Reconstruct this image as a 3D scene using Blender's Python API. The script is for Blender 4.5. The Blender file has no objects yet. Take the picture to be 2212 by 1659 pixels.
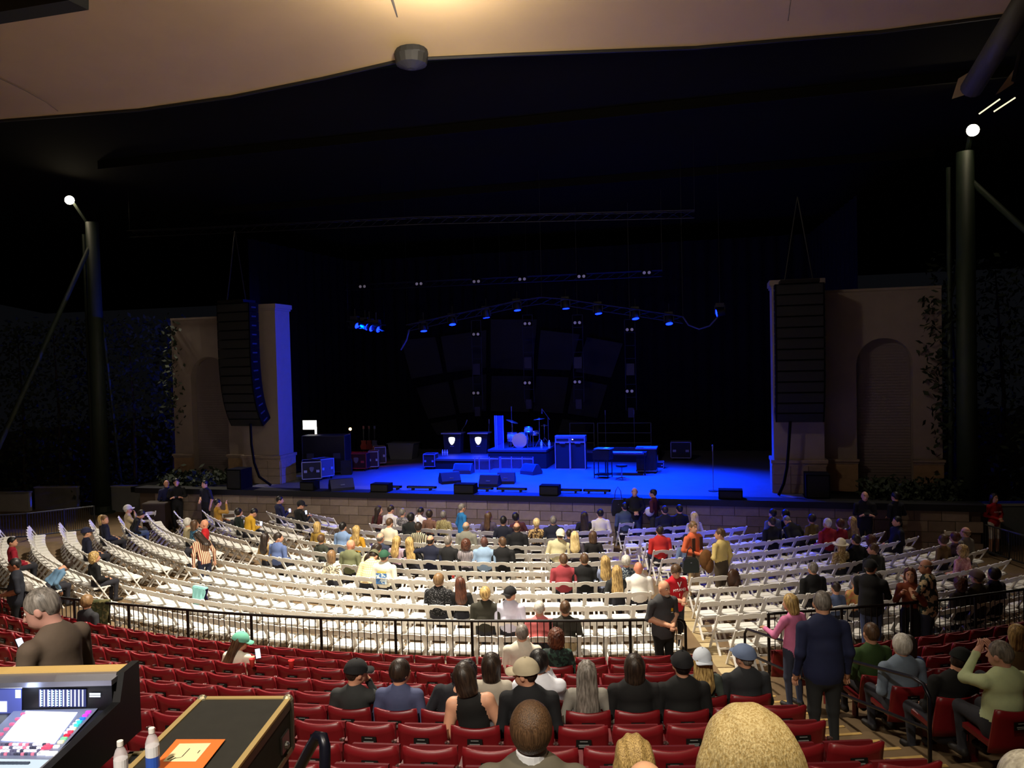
import bpy, bmesh, math, random
import numpy as np
from mathutils import Vector, Matrix

# ------------------------------------------------------------------ camera
S = bpy.context.scene
COL = S.collection
FPX, CH = 1700.0, 5.7
ROLL, PITCH, YAW = math.radians(1.36), math.atan(49 / 1700.0), math.radians(14.64)
CAM = np.array([6.97, -25.72, CH])
_f0 = np.array([-math.sin(YAW), math.cos(YAW), 0]); _r0 = np.array([math.cos(YAW), math.sin(YAW), 0]); _u0 = np.array([0, 0, 1.0])
FWD = _f0 * math.cos(PITCH) - _u0 * math.sin(PITCH)
_up = _u0 * math.cos(PITCH) + _f0 * math.sin(PITCH)
RIGHT = _r0 * math.cos(ROLL) - _up * math.sin(ROLL)
UP = _up * math.cos(ROLL) + _r0 * math.sin(ROLL)
cd = bpy.data.cameras.new('camera'); cam = bpy.data.objects.new('camera', cd); COL.objects.link(cam)
cam.matrix_world = Matrix([[RIGHT[i], UP[i], -FWD[i], CAM[i]] for i in range(3)] + [[0, 0, 0, 1]])
cd.sensor_width = 36; cd.lens = FPX / 2212 * 36; cd.clip_end = 300; cd.clip_start = 0.05
S.camera = cam

# ------------------------------------------------------------------ world, exposure, large lights
w = bpy.data.worlds.new('night'); S.world = w; w.use_nodes = True
w.node_tree.nodes['Background'].inputs[0].default_value = (0.75, 0.80, 1.0, 1)
w.node_tree.nodes['Background'].inputs[1].default_value = 0.003
S.view_settings.view_transform = 'Standard'; S.view_settings.look = 'None'
S.view_settings.exposure = 0.0; S.view_settings.gamma = 1.0; S.view_settings.use_curve_mapping = False

def lamp(name, kind, loc, power, color, target=None, size=.3, angle=120, blend=1.0):
    l = bpy.data.lights.new(name, kind); l.energy = power; l.color = color
    if kind in ('POINT', 'SPOT'): l.shadow_soft_size = size
    if kind == 'SPOT': l.spot_size = math.radians(angle); l.spot_blend = blend
    if kind == 'AREA': l.size = size
    o = bpy.data.objects.new(name, l); COL.objects.link(o); o.location = loc
    if target is not None:
        o.rotation_euler = (Vector(target) - Vector(loc)).to_track_quat('-Z', 'Y').to_euler()
    return o
WARM = (1.0, .90, .74)
lamp('audience_flood', 'SPOT', (1.0, -11.5, 12.2), 16000, WARM, (-1.0, -12.0, 0), .25, 112, 1.0)
lamp('audience_flood', 'POINT', (1.6, -11.0, 12.0), 560, (1.0, .88, .74), None, .3)
lamp('audience_flood', 'SPOT', (5.0, -28.5, 12.0), 6500, (1.0, .90, .76), (1.2, -16.8, .5), .3, 68, 1.0)
lamp('audience_flood', 'SPOT', (7.8, -24.2, 11.5), 1500, (1.0, .84, .56), (7.6, -22.0, 3.5), .25, 66, 1.0)  # added spot near the camera that brightens the foreground blond hair
lamp('pylon_flood', 'SPOT', (-16.6, 0.2, 12.2), 5200, (1.0, .88, .72), (-9.5, -7.0, 0), .2, 76, 1.0)
lamp('pylon_flood', 'SPOT', (14.1, 0.1, 12.1), 1700, (1.0, .88, .72), (9.5, -8.0, 0), .2, 72, 1.0)
BLUE = (0.0, .028, 1.0)

# ------------------------------------------------------------------ pixel helpers (photo 2212 x 1659)
def ray(x, y): return FWD + RIGHT * ((x - 1106) / FPX) - UP * ((y - 829.5) / FPX)
def P(x, y, z):
    d = ray(x, y); return CAM + d * ((z - CH) / d[2])
def PY(x, y, Y):
    d = ray(x, y); return CAM + d * ((Y - CAM[1]) / d[1])
def PD(x, y, dist):
    return CAM + ray(x, y) * dist
def Q(p):
    v = np.array(p, float) - CAM; d = v @ FWD
    return 1106 + FPX * (v @ RIGHT) / d, 829.5 - FPX * (v @ UP) / d, d

# ------------------------------------------------------------------ materials
def lin(c):
    return tuple(((v / 255) / 12.92 if v / 255 <= .04045 else ((v / 255 + .055) / 1.055) ** 2.4) for v in c)
_M = {}
def mat(rgb, rough=.7, metal=0.0, emit=0.0, noise=0.0, scale=8.0, bump=0.0, spec=.4, key=None):
    k = key or (tuple(rgb), rough, metal, emit, noise, scale, bump, spec)
    if k in _M: return _M[k]
    m = bpy.data.materials.new('mat_%d' % len(_M)); m.use_nodes = True; nt = m.node_tree; b = nt.nodes['Principled BSDF']
    c = lin(rgb)
    b.inputs['Base Color'].default_value = (*c, 1); b.inputs['Roughness'].default_value = rough
    b.inputs['Metallic'].default_value = metal; b.inputs['Specular IOR Level'].default_value = spec
    if emit:
        b.inputs['Emission Color'].default_value = (*c, 1); b.inputs['Emission Strength'].default_value = emit
    if noise or bump:
        tc = nt.nodes.new('ShaderNodeTexCoord'); n = nt.nodes.new('ShaderNodeTexNoise')
        n.inputs['Scale'].default_value = scale; n.inputs['Detail'].default_value = 4
        nt.links.new(tc.outputs['Object'], n.inputs['Vector'])
        if noise:
            r = nt.nodes.new('ShaderNodeValToRGB'); e = r.color_ramp.elements
            e[0].position = .3; e[1].position = .7
            e[0].color = (*[v * (1 - noise) for v in c], 1); e[1].color = (*[min(1, v * (1 + noise)) for v in c], 1)
            nt.links.new(n.outputs['Fac'], r.inputs['Fac']); nt.links.new(r.outputs['Color'], b.inputs['Base Color'])
        if bump:
            bp = nt.nodes.new('ShaderNodeBump'); bp.inputs['Strength'].default_value = bump; bp.inputs['Distance'].default_value = .02
            nt.links.new(n.outputs['Fac'], bp.inputs['Height']); nt.links.new(bp.outputs['Normal'], b.inputs['Normal'])
    _M[k] = m; return m
def pattern(kind, a, b_, scale=20, rough=.8):
    k = (kind, tuple(a), tuple(b_), scale)
    if k in _M: return _M[k]
    m = mat(a, rough, key=k); nt = m.node_tree; b = nt.nodes['Principled BSDF']
    tc = nt.nodes.new('ShaderNodeTexCoord'); r = nt.nodes.new('ShaderNodeValToRGB'); r.color_ramp.interpolation = 'CONSTANT'
    e = r.color_ramp.elements; e[0].color = (*lin(a), 1); e[1].color = (*lin(b_), 1); e[1].position = .55
    if kind == 'hair':
        r.color_ramp.interpolation = 'LINEAR'; e[0].position = .35; e[1].position = .68
        t = nt.nodes.new('ShaderNodeTexNoise'); t.inputs['Scale'].default_value = scale; t.inputs['Detail'].default_value = 3
        mp = nt.nodes.new('ShaderNodeMapping'); mp.inputs['Scale'].default_value = (1, 1, .12 if scale < 100 else .05)
        nt.links.new(tc.outputs['Object'], mp.inputs['Vector']); nt.links.new(mp.outputs['Vector'], t.inputs['Vector']); out = t.outputs['Fac']
        bp = nt.nodes.new('ShaderNodeBump'); bp.inputs['Strength'].default_value = .5; bp.inputs['Distance'].default_value = .01
        nt.links.new(out, bp.inputs['Height']); nt.links.new(bp.outputs['Normal'], b.inputs['Normal']); b.inputs['Roughness'].default_value = .45
    elif kind in ('stripe', 'vstripe', 'plaid'):
        t = nt.nodes.new('ShaderNodeTexWave'); t.bands_direction = 'Z' if kind == 'stripe' else 'X'; t.inputs['Scale'].default_value = scale
        nt.links.new(tc.outputs['Object'], t.inputs['Vector']); out = t.outputs['Fac']
        if kind == 'plaid':
            t2 = nt.nodes.new('ShaderNodeTexWave'); t2.bands_direction = 'Z'; t2.inputs['Scale'].default_value = scale
            nt.links.new(tc.outputs['Object'], t2.inputs['Vector'])
            mx = nt.nodes.new('ShaderNodeMath'); mx.operation = 'MAXIMUM'; nt.links.new(out, mx.inputs[0]); nt.links.new(t2.outputs['Fac'], mx.inputs[1]); out = mx.outputs[0]
            e[1].position = .8
    elif kind == 'dots':
        t = nt.nodes.new('ShaderNodeTexVoronoi'); t.inputs['Scale'].default_value = scale
        nt.links.new(tc.outputs['Object'], t.inputs['Vector']); out = t.outputs['Distance']
        e[0].color, e[1].color = e[1].color[:], e[0].color[:]; e[1].position = .28
    else:
        t = nt.nodes.new('ShaderNodeTexNoise'); t.inputs['Scale'].default_value = scale; t.inputs['Detail'].default_value = 2
        nt.links.new(tc.outputs['Object'], t.inputs['Vector']); out = t.outputs['Fac']; e[1].position = .52
    nt.links.new(out, r.inputs['Fac']); nt.links.new(r.outputs['Color'], b.inputs['Base Color'])
    return m

# ------------------------------------------------------------------ mesh builder
class MB:
    def __init__(s): s.v = []; s.f = []; s.m = []
    def add(s, vs, fs, mi=0):
        o = len(s.v); s.v += [tuple(map(float, p)) for p in vs]
        for f in fs: s.f.append([i + o for i in f]); s.m.append(mi)
        return s
    def box(s, c, d, mi=0, rz=0.0, rx=0.0, R=None):
        if R is None: R = Matrix.Rotation(rz, 3, 'Z') @ Matrix.Rotation(rx, 3, 'X')
        vs = [Vector(c) + R @ Vector((sx * d[0] / 2, sy * d[1] / 2, sz * d[2] / 2)) for sz in (-1, 1) for sx, sy in ((-1, -1), (1, -1), (1, 1), (-1, 1))]
        return s.add(vs, [(3, 2, 1, 0), (4, 5, 6, 7), (0, 1, 5, 4), (1, 2, 6, 5), (2, 3, 7, 6), (3, 0, 4, 7)], mi)
    def tube(s, pts, r, n=8, mi=0, cap=True):
        pts = [Vector(p) for p in pts]
        rs = r if isinstance(r, (list, tuple)) else [r] * len(pts)
        vs = []; up = Vector((0, 0, 1)); prev = None
        for i, p in enumerate(pts):
            t = (pts[min(i + 1, len(pts) - 1)] - pts[max(i - 1, 0)]).normalized()
            if prev is None:
                a = t.cross(up if abs(t.z) < .95 else Vector((1, 0, 0))).normalized()
            else:
                a = (prev - t * prev.dot(t)).normalized()
            prev = a; b = t.cross(a)
            for k in range(n):
                an = 2 * math.pi * k / n; vs.append(p + (a * math.cos(an) + b * math.sin(an)) * rs[i])
        fs = [(i * n + k, i * n + (k + 1) % n, (i + 1) * n + (k + 1) % n, (i + 1) * n + k) for i in range(len(pts) - 1) for k in range(n)]
        if cap: fs += [tuple(range(n - 1, -1, -1)), tuple((len(pts) - 1) * n + k for k in range(n))]
        return s.add(vs, fs, mi)
    def bar(s, a, b, wx, wy, mi=0, up=(0, 0, 1)):
        a, b = Vector(a), Vector(b); t = (b - a).normalized(); u = Vector(up)
        if abs(t.dot(u)) > .98: u = Vector((0, 1, 0))
        x = t.cross(u).normalized(); y = x.cross(t)
        vs = [p + x * (i * wx / 2) + y * (j * wy / 2) for p in (a, b) for i, j in ((-1, -1), (1, -1), (1, 1), (-1, 1))]
        return s.add(vs, [(3, 2, 1, 0), (4, 5, 6, 7), (0, 1, 5, 4), (1, 2, 6, 5), (2, 3, 7, 6), (3, 0, 4, 7)], mi)
    def lathe(s, prof, c=(0, 0, 0), n=16, mi=0, R=None):
        vs = []
        for (r, z) in prof:
            for k in range(n):
                a = 2 * math.pi * k / n; v = Vector((r * math.cos(a), r * math.sin(a), z))
                if R is not None: v = R @ v
                vs.append(Vector(c) + v)
        fs = [(i * n + k, i * n + (k + 1) % n, (i + 1) * n + (k + 1) % n, (i + 1) * n + k) for i in range(len(prof) - 1) for k in range(n)]
        fs += [tuple(range(n - 1, -1, -1)), tuple((len(prof) - 1) * n + k for k in range(n))]
        return s.add(vs, fs, mi)
    def ball(s, c, r, n=10, m=6, mi=0):
        r = (r, r, r) if not isinstance(r, (tuple, list)) else r
        prof = [(math.sin(math.pi * i / m), -math.cos(math.pi * i / m)) for i in range(m + 1)]
        vs = [(c[0] + max(q, .001) * math.cos(2 * math.pi * k / n) * r[0], c[1] + max(q, .001) * math.sin(2 * math.pi * k / n) * r[1], c[2] + z * r[2]) for q, z in prof for k in range(n)]
        fs = [(i * n + k, i * n + (k + 1) % n, (i + 1) * n + (k + 1) % n, (i + 1) * n + k) for i in range(m) for k in range(n)]
        return s.add(vs, fs, mi)
    def prism(s, poly, a, b, axis='y', mi=0):
        """poly: 2-D outline, extruded from a to b along an axis (x: poly=(y,z); y: (x,z); z: (x,y))"""
        def mk(p, t): return {'x': (t, p[0], p[1]), 'y': (p[0], t, p[1]), 'z': (p[0], p[1], t)}[axis]
        n = len(poly); vs = [mk(p, a) for p in poly] + [mk(p, b) for p in poly]
        fs = [tuple(range(n)), tuple(range(2 * n - 1, n - 1, -1))] + [(k, k + n, (k + 1) % n + n, (k + 1) % n) for k in range(n)]
        return s.add(vs, fs, mi)
    def mesh(s, name, mats, smooth=False):
        me = bpy.data.meshes.new(name); me.from_pydata(s.v, [], s.f)
        for m in (mats if isinstance(mats, (list, tuple)) else [mats]): me.materials.append(m)
        me.polygons.foreach_set('material_index', s.m)
        bm = bmesh.new(); bm.from_mesh(me); bmesh.ops.recalc_face_normals(bm, faces=bm.faces); bm.to_mesh(me); bm.free()
        if smooth: me.shade_smooth()
        return me
    def obj(s, name, mats, parent=None, smooth=False):
        return link(name, s.mesh(name, mats, smooth), parent)
def link(name, me, parent=None, loc=None, rz=None):
    o = bpy.data.objects.new(name, me); COL.objects.link(o); o.parent = parent
    if loc is not None: o.location = tuple(map(float, loc))
    if rz is not None: o.rotation_euler = (0, 0, rz)
    return o
def tag(o, label, cat, group=None):
    o['label'] = label; o['category'] = cat
    if group: o['group'] = group
    return o
def thing(name, label, cat, loc=(0, 0, 0), rz=0.0, group=None):
    return tag(link(name, None, None, loc, rz), label, cat, group)
def struct(o): o['kind'] = 'structure'; return o
def copy_tree(o, parent=None):
    c = o.copy(); COL.objects.link(c); c.parent = parent
    for ch in o.children: copy_tree(ch, c)
    return c
def text_mesh(txt, size, m, extrude=.002):
    cu = bpy.data.curves.new('text', 'FONT'); cu.body = txt; cu.size = size; cu.extrude = extrude; cu.align_x = 'CENTER'; cu.align_y = 'CENTER'; cu.resolution_u = 3
    o = bpy.data.objects.new('text', cu); COL.objects.link(o)
    me = bpy.data.meshes.new_from_object(o.evaluated_get(bpy.context.evaluated_depsgraph_get())); bpy.data.objects.remove(o); me.materials.clear(); me.materials.append(m)
    return me

ONES = ['', 'first', 'second', 'third', 'fourth', 'fifth', 'sixth', 'seventh', 'eighth', 'ninth', 'tenth', 'eleventh', 'twelfth', 'thirteenth', 'fourteenth', 'fifteenth', 'sixteenth', 'seventeenth', 'eighteenth', 'nineteenth']
def ordw(n):
    if n < 20: return ONES[n]
    t = ('twent', 'thirt', 'fort', 'fift')[n // 10 - 2]
    return t + ('ieth' if n % 10 == 0 else 'y-' + ONES[n % 10])

# ------------------------------------------------------------------ layout numbers (metres; bowl centre at (0, 8))
RC = (0.0, 8.0)
def pol(r, th):
    a = math.radians(th); return (RC[0] + r * math.sin(a), RC[1] - r * math.cos(a))
def to_pol(p):
    return math.hypot(p[0] - RC[0], p[1] - RC[1]), math.degrees(math.atan2(p[0] - RC[0], RC[1] - p[1]))
WR = [20.3 - .86 * k for k in range(12)]                       # white chair rows
RR = [22.05 + .83 * k for k in range(16)]                      # red seat rows (radius of the back)
RZ = [.975, 1.173, 1.373, 1.557, 1.76, 1.982, 2.207, 2.406, 2.66, 2.93, 3.22, 3.6, 4.05, 4.4, 4.7, 5.0]   # top of the backs
TZ = [z - .82 for z in RZ]
DECK = 1.4
M_floor = mat((122, 100, 72), .85, noise=.18, scale=1.2, bump=.2)
M_pale = mat((196, 178, 136), .8, noise=.08, scale=4)
M_stone = mat((128, 112, 98), .9, noise=.12, scale=6, bump=.3)
M_stone2 = mat((138, 112, 84), .9, noise=.12, scale=6, bump=.3)
M_plaster = mat((124, 112, 102), .9, noise=.05, scale=3, bump=.1)
M_shutter = mat((110, 99, 96), .8)
M_black = mat((12, 12, 13), .6)
M_matte = mat((7, 7, 8), .95, spec=.1)
M_drape = mat((15, 15, 20), .95, spec=.05)
M_blackmetal = mat((20, 18, 18), .4, .3)
M_steel = mat((150, 150, 155), .35, .9)
M_green = mat((40, 52, 38), .6, noise=.15, scale=3)
M_white = mat((232, 228, 218), .55)
M_deck = mat((92, 92, 96), .5, noise=.08, scale=2)

# floor of the pit and aisle tiles
fl = struct(MB().add([(-60, -13.2, 0), (60, -13.2, 0), (60, 60, 0), (-60, 60, 0)], [(0, 1, 2, 3)]).obj('floor', M_floor))
tile = MB().box((0, 0, .004), (.34, .60, .012)).mesh('paving_tile', M_pale)
tile2 = MB().box((0, 0, .004), (.34, .60, .012)).mesh('paving_tile', mat((168, 148, 108), .85, noise=.12, scale=5))
A, B = np.array([4.45, -1.7]), np.array([7.22, -11.6]); L = np.linalg.norm(B - A); n = int(L / .615)
for i in range(n):
    p = A + (B - A) * ((i + .5) / n); link('paving_tile', tile if i % 2 else tile2, fl, (p[0], p[1], 0), math.atan2(B[1] - A[1], B[0] - A[0]) - math.pi / 2)

# terraces under the red seats: one solid tread per row
ter = struct(link('floor_terrace', None))
for k in range(15):
    r0 = 20.87 if k == 0 else RR[k] - .60; r1 = RR[k] + .23 if k < 14 else 45.0
    b = MB(); vs = []; N = 40
    for i in range(N + 1):
        th = -56 + i * (58 + 56) / N; a = pol(r0, th); c = pol(r1, th)
        vs += [(a[0], a[1], 0), (a[0], a[1], TZ[k]), (c[0], c[1], TZ[k]), (c[0], c[1], 0)]
    b.add(vs, [(4 * i + j, 4 * i + 4 + j, 4 * i + 4 + (j + 1) % 4, 4 * i + (j + 1) % 4) for i in range(N) for j in range(3)])
    b.obj('tread', mat((104, 84, 58), .85, noise=.15, scale=2), ter)
M_nose = mat((178, 146, 84), .7, noise=.1)
for k in range(0, 14):
    for part in (0, 1):
        if part == 0 and k == 0: continue
        r0 = (RR[k] - .60) if part == 0 else (RR[k] - .18)
        z1 = TZ[k]; b = MB(); vs = []; N = 6
        if part == 1:
            z1 = (TZ[k] + TZ[k + 1]) / 2
            for i in range(N + 1):
                th = 17.6 + i * 2.8 / N; a = pol(r0, th); c = pol(RR[k] + .24, th); vs += [(*a, TZ[k] - .01), (*a, z1), (*c, z1), (*c, TZ[k] - .01)]
            b.add(vs, [(4 * i + j, 4 * i + 4 + j, 4 * i + 4 + (j + 1) % 4, 4 * i + (j + 1) % 4) for i in range(N) for j in range(3)])
            b.add(vs[:4] + vs[-4:], [(0, 1, 2, 3), (7, 6, 5, 4)])
            b.obj('aisle_step', mat((128, 104, 66), .85, noise=.15, scale=3), ter); b = MB(); vs = []
        for i in range(N + 1):
            th = 17.6 + i * 2.8 / N; a = pol(r0 - .004, th); c = pol(r0 + .05, th); vs += [(*a, z1 - .05), (*a, z1 + .006), (*c, z1 + .006), (*c, z1 - .05)]
        b.add(vs, [(4 * i + j, 4 * i + 4 + j, 4 * i + 4 + (j + 1) % 4, 4 * i + (j + 1) % 4) for i in range(N) for j in range(3)])
        b.obj('step_nosing', M_nose, ter)

# stage front wall of stone blocks, deck, fascia
wf = struct(MB().box((.2, -1.15, .61), (27.6, .44, 1.22)).obj('wall_front', mat((84, 70, 56), .9)))
rnd = random.Random(3)
bw, bh = .70, .305
blk = [MB().box((0, 0, 0), (bw - .016, .06, bh - .014)).mesh('stone_block', m) for m in (M_stone, mat((118, 102, 88), .9, noise=.12, scale=6, bump=.3), mat((138, 122, 106), .9, noise=.12, scale=6, bump=.3))]
for c in range(4):
    for i in range(39):
        x = -13.25 + (i + .5 + (.5 if c % 2 else 0)) * bw
        if x > 13.8: continue
        link('stone_block', rnd.choice(blk), wf, (x, -1.40 - rnd.random() * .008, .01 + bh * (c + .5)))
dk = struct(MB().box((0, 5.2, DECK - .09), (19.0, 13.2, .18)).obj('floor_stage', M_deck))
struct(MB().box((.2, -1.2, DECK - .085), (27.8, .62, .19)).obj('trim_1', M_black))
for sx in (-1, 1):
    struct(MB().box((sx * 11.75, 3.0, DECK - .1), (4.6, 8.6, .2)).obj('floor_wing', M_matte))

# proscenium columns and side walls with arched niches
def arch_wall(sx, name):
    W = struct(link(name, None))
    x0, xa, xb, x1 = 10.15, 11.14, 12.74, 13.55; zs = 5.35; r = .8; cx = (xa + xb) / 2
    poly = [(x0, DECK), (xa, DECK), (xa, zs)] + [(cx - r * math.cos(math.pi * i / 14), zs + r * math.sin(math.pi * i / 14)) for i in range(1, 14)] + [(xb, zs), (xb, DECK), (x1, DECK), (x1, 7.6), (x0, 7.6)]
    MB().prism([(sx * p[0], p[1]) for p in poly], .6, 1.1, 'y').obj('plaster_wall', M_plaster, W)
    MB().box((sx * cx, .98, 3.75), (1.66, .1, 4.8)).obj('niche_back', M_shutter, W)
    sl = MB().box((0, 0, 0), (1.58, .02, .075)).mesh('slat', M_shutter)
    for i in range(52):
        z = DECK + .06 + i * .09; hw = 1.0 if z < zs else math.sqrt(max(0, 1 - ((z - zs) / r) ** 2))
        if hw < .2: continue
        o = link('slat', sl, W, (sx * cx, .925, z)); o.scale = (hw, 1, 1)
    for (a, b_) in ((x0, xa), (xb, x1)):
        MB().box((sx * (a + b_) / 2, .56, DECK + .45), (b_ - a + .02, .1, .9)).obj('dado', M_stone2, W)
        MB().box((sx * (a + b_) / 2, .53, 2.37), (b_ - a + .10, .16, .07)).box((sx * (a + b_) / 2, .55, 2.30), (b_ - a + .05, .12, .07)).obj('dado_moulding', M_stone, W)
    MB().box((sx * (x0 + x1) / 2, .85, 7.64), (x1 - x0, .56, .08)).obj('coping', M_plaster, W)
    C_ = struct(link('wall_column_' + name[5:], None))
    cx = sx * 9.38
    MB().box((cx, .5, 5.1), (1.48, 1.0, 5.4)).obj('shaft', M_plaster, C_)
    MB().box((cx, .5, 7.93), (1.62, 1.16, .16)).box((cx, .5, 7.82), (1.55, 1.08, .08)).obj('capital', M_plaster, C_)
    MB().box((cx, .5, 2.39), (1.66, 1.18, .1)).box((cx, .5, 2.30), (1.6, 1.1, .1)).obj('base_moulding', M_stone, C_)
    MB().box((cx, .5, DECK + .43), (1.54, 1.04, .86)).obj('plinth', mat((96, 80, 64), .9), C_)
    bm_ = MB().box((0, 0, 0), (.505, .05, .275)).mesh('plinth_stone', M_stone)
    bs = MB().box((0, 0, 0), (.05, .34, .275)).mesh('plinth_stone', M_stone)
    for c in range(3):
        for i in range(3): link('plinth_stone', bm_, C_, (cx + (i - 1) * .52, -.03, DECK + .145 + c * .285))
        for i in range(3): link('plinth_stone', bs, C_, (cx - sx * .78, .16 + i * .35, DECK + .145 + c * .285))
arch_wall(-1, 'wall_left'); arch_wall(1, 'wall_right')

# stage house: drapes, ceiling
def drape(name, x0, x1, y0, y1, z0, z1, folds, amp):
    b = MB(); N = folds * 6; L = math.hypot(x1 - x0, y1 - y0); nx, ny = -(y1 - y0) / L, (x1 - x0) / L; vs = []
    for i in range(N + 1):
        t = i / N; o = amp * math.sin(t * folds * 2 * math.pi); x = x0 + (x1 - x0) * t + nx * o; y = y0 + (y1 - y0) * t + ny * o
        vs += [(x, y, z0), (x, y, z1)]
    b.add(vs, [(2 * i, 2 * i + 2, 2 * i + 3, 2 * i + 1) for i in range(N)])
    return struct(b.obj(name, M_drape, smooth=True))
drape('wall_back_drape', -12, 12, 11.3, 11.3, DECK, 11, 40, .08)
drape('wall_wing_drape', -11.6, -11.0, 3.0, 11.2, DECK, 11, 12, .07)
drape('wall_wing_drape', 11.6, 11.0, 3.0, 11.2, DECK, 11, 12, .07)
struct(MB().add([(-45, -5.2, 13.9), (45, -5.2, 13.9), (45, 26, 10.4), (-45, 26, 10.4)], [(0, 1, 2, 3)]).obj('ceiling_stage', mat((16, 14, 7), .95, spec=.1)))
for i, y in enumerate((-1.2, 4.8)):
    z = 13.9 - (y + 5.2) * 3.5 / 31.2 - .16
    struct(MB().box((0, y, z), (30 - i * 1.2, .10, .30)).obj('trim_%d' % (i + 2), mat((16, 14, 7), .95, spec=.1)))
emb = struct(link('wall_backdrop', None))
for pts in ([(866, 735), (940, 728), (957, 806), (889, 818)], [(952, 727), (1050, 713), (1050, 794), (966, 805)], [(1168, 713), (1252, 722), (1232, 800), (1160, 797)], [(1268, 728), (1345, 742), (1320, 816), (1243, 803)],
            [(899, 838), (968, 824), (985, 895), (925, 905)], [(978, 822), (1050, 808), (1050, 888), (993, 893)], [(1158, 812), (1228, 815), (1216, 893), (1152, 888)], [(1240, 818), (1312, 832), (1290, 903), (1226, 893)],
            [(1060, 690), (1160, 690), (1150, 800), (1060, 795)], [(1062, 812), (1148, 812), (1142, 890), (1060, 888)], [(930, 915), (985, 905), (990, 935), (945, 940)], [(1215, 905), (1280, 915), (1265, 940), (1205, 935)]):
    q = [PY(x, y, 11.1) for x, y in pts]; b = MB(); b.add(q + [p + np.array([0, .03, 0]) for p in q], [(0, 1, 2, 3), (7, 6, 5, 4), (0, 4, 5, 1), (1, 5, 6, 2), (2, 6, 7, 3), (3, 7, 4, 0)])
    b.obj('backdrop_panel', mat((27, 27, 31), .8), emb)

# fabric canopy over the audience
edge = [(-30, -5.0), (-20, -6.4), (-13.2, -6.9), (-8.7, -6.6), (-5.6, -6.8), (-2.6, -7.3), (-.5, -7.75), (.2, -7.75), (2.4, -7.3), (6.6, -6.3), (10.7, -5.8), (13.6, -5.8), (20, -5.6), (30, -5)]
b = MB(); vs = []; rows_ = [0, .12, .5, 1.2, 2.2, 3.5, 5, 7, 10, 16, 24]
for (x, y) in edge:
    for d in rows_:
        sag = .25 * math.exp(-d / .6); vs.append((x, y - d, 13.25 - sag + .05 * d + .0006 * x * x))
n = len(rows_)
b.add(vs, [(i * n + j, (i + 1) * n + j, (i + 1) * n + j + 1, i * n + j + 1) for i in range(len(edge) - 1) for j in range(n - 1)])
can = struct(b.obj('ceiling', mat((184, 158, 116), .85, noise=.04, scale=.6), smooth=True))
MB().tube([(x, y - .02, 13.0 + .0006 * x * x) for x, y in edge], .05, 6).obj('edge_cable', mat((40, 38, 34), .6), can)
for xs in (-11.0, 8.6):
    MB().tube([(xs, -7.0 - d, 13.22 + .05 * d + .0006 * xs * xs - .25 * math.exp(-d / .6)) for d in rows_[1:]], .012, 4).obj('seam', mat((120, 104, 84), .8), can)
MB().tube([tuple(PY(838, -30, -10.6)), tuple(PY(876, 92, -8.1))], .03, 6).obj('hub_cable', mat((90, 84, 74), .5), can)
hb = PY(888, 108, -8.0)
MB().ball((hb[0], hb[1], hb[2] - .1), (.42, .3, .36), 16, 8).lathe([(.1, -.3), (.36, -.2), (.40, 0)], (hb[0], hb[1], hb[2] - .15), 16).obj('hub_plate', mat((52, 52, 50), .6), can)
p0, p1 = PY(-30, 28, -12.6), PY(170, -6, -12.9)
MB().bar(p0, p1, .45, .3).obj('ridge_beam', mat((34, 36, 30), .7), can)

# pylons with flood lamps
def pylon(x, y, lab, lamp_loc, tgt, strut, extra):
    t = thing('light_pylon', lab, 'pylon', (x, y, 0))
    MB().tube([(0, 0, 0), (0, 0, 11.6)], [.30, .24], 20).obj('mast', M_green, t, True)
    MB().lathe([(.45, 0), (.45, .06), (.33, .08), (.31, .3)], n=16).obj('base_plate', M_green, t)
    MB().tube([extra + Vector((0, 0, 0)), extra + Vector((0, 0, 11.2))], .07, 10).obj('pipe', M_green, t, True)
    s = Vector(strut) - Vector((x, y, 0))
    MB().tube([(0, 0, 10.9), s], .09, 10).obj('strut', M_green, t, True)
    MB().tube([(.05, .1, 9.6), (s.x * -.25, .9, .2)], .06, 8).obj('strut', M_green, t, True)
    l = Vector(lamp_loc) - Vector((x, y, 0))
    MB().bar((0, 0, 11.3), l + Vector((0, .15, .0)), .10, .10).obj('lamp_arm', M_green, t)
    d = (Vector(tgt) - Vector(lamp_loc)).normalized(); R = d.to_track_quat('Z', 'Y').to_matrix()
    h = MB().lathe([(.05, -.24), (.13, -.17), (.18, .0), (.19, .02)], l, 16, R=R).obj('lamp_housing', M_blackmetal, t, True)
    MB().lathe([(.01, .025), (.15, .024), (.17, .03)], l, 16, R=R).obj('lens', mat((255, 236, 196), emit=60), h)
    return t
pylon(-16.95, .5, 'tall green steel light pylon beside the white low walls', PY(150, 432, .2), (0, -14, 3), PY(-10, 980, -3.5), Vector((-.6, .2, 0)))
pylon(14.2, .55, 'tall green steel light pylon beside the arched wall and ivy', PY(2102, 281, .2), (5, -18, 4), (20.5, -1.5, 3.0), Vector((-.42, .1, 0)))
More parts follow.
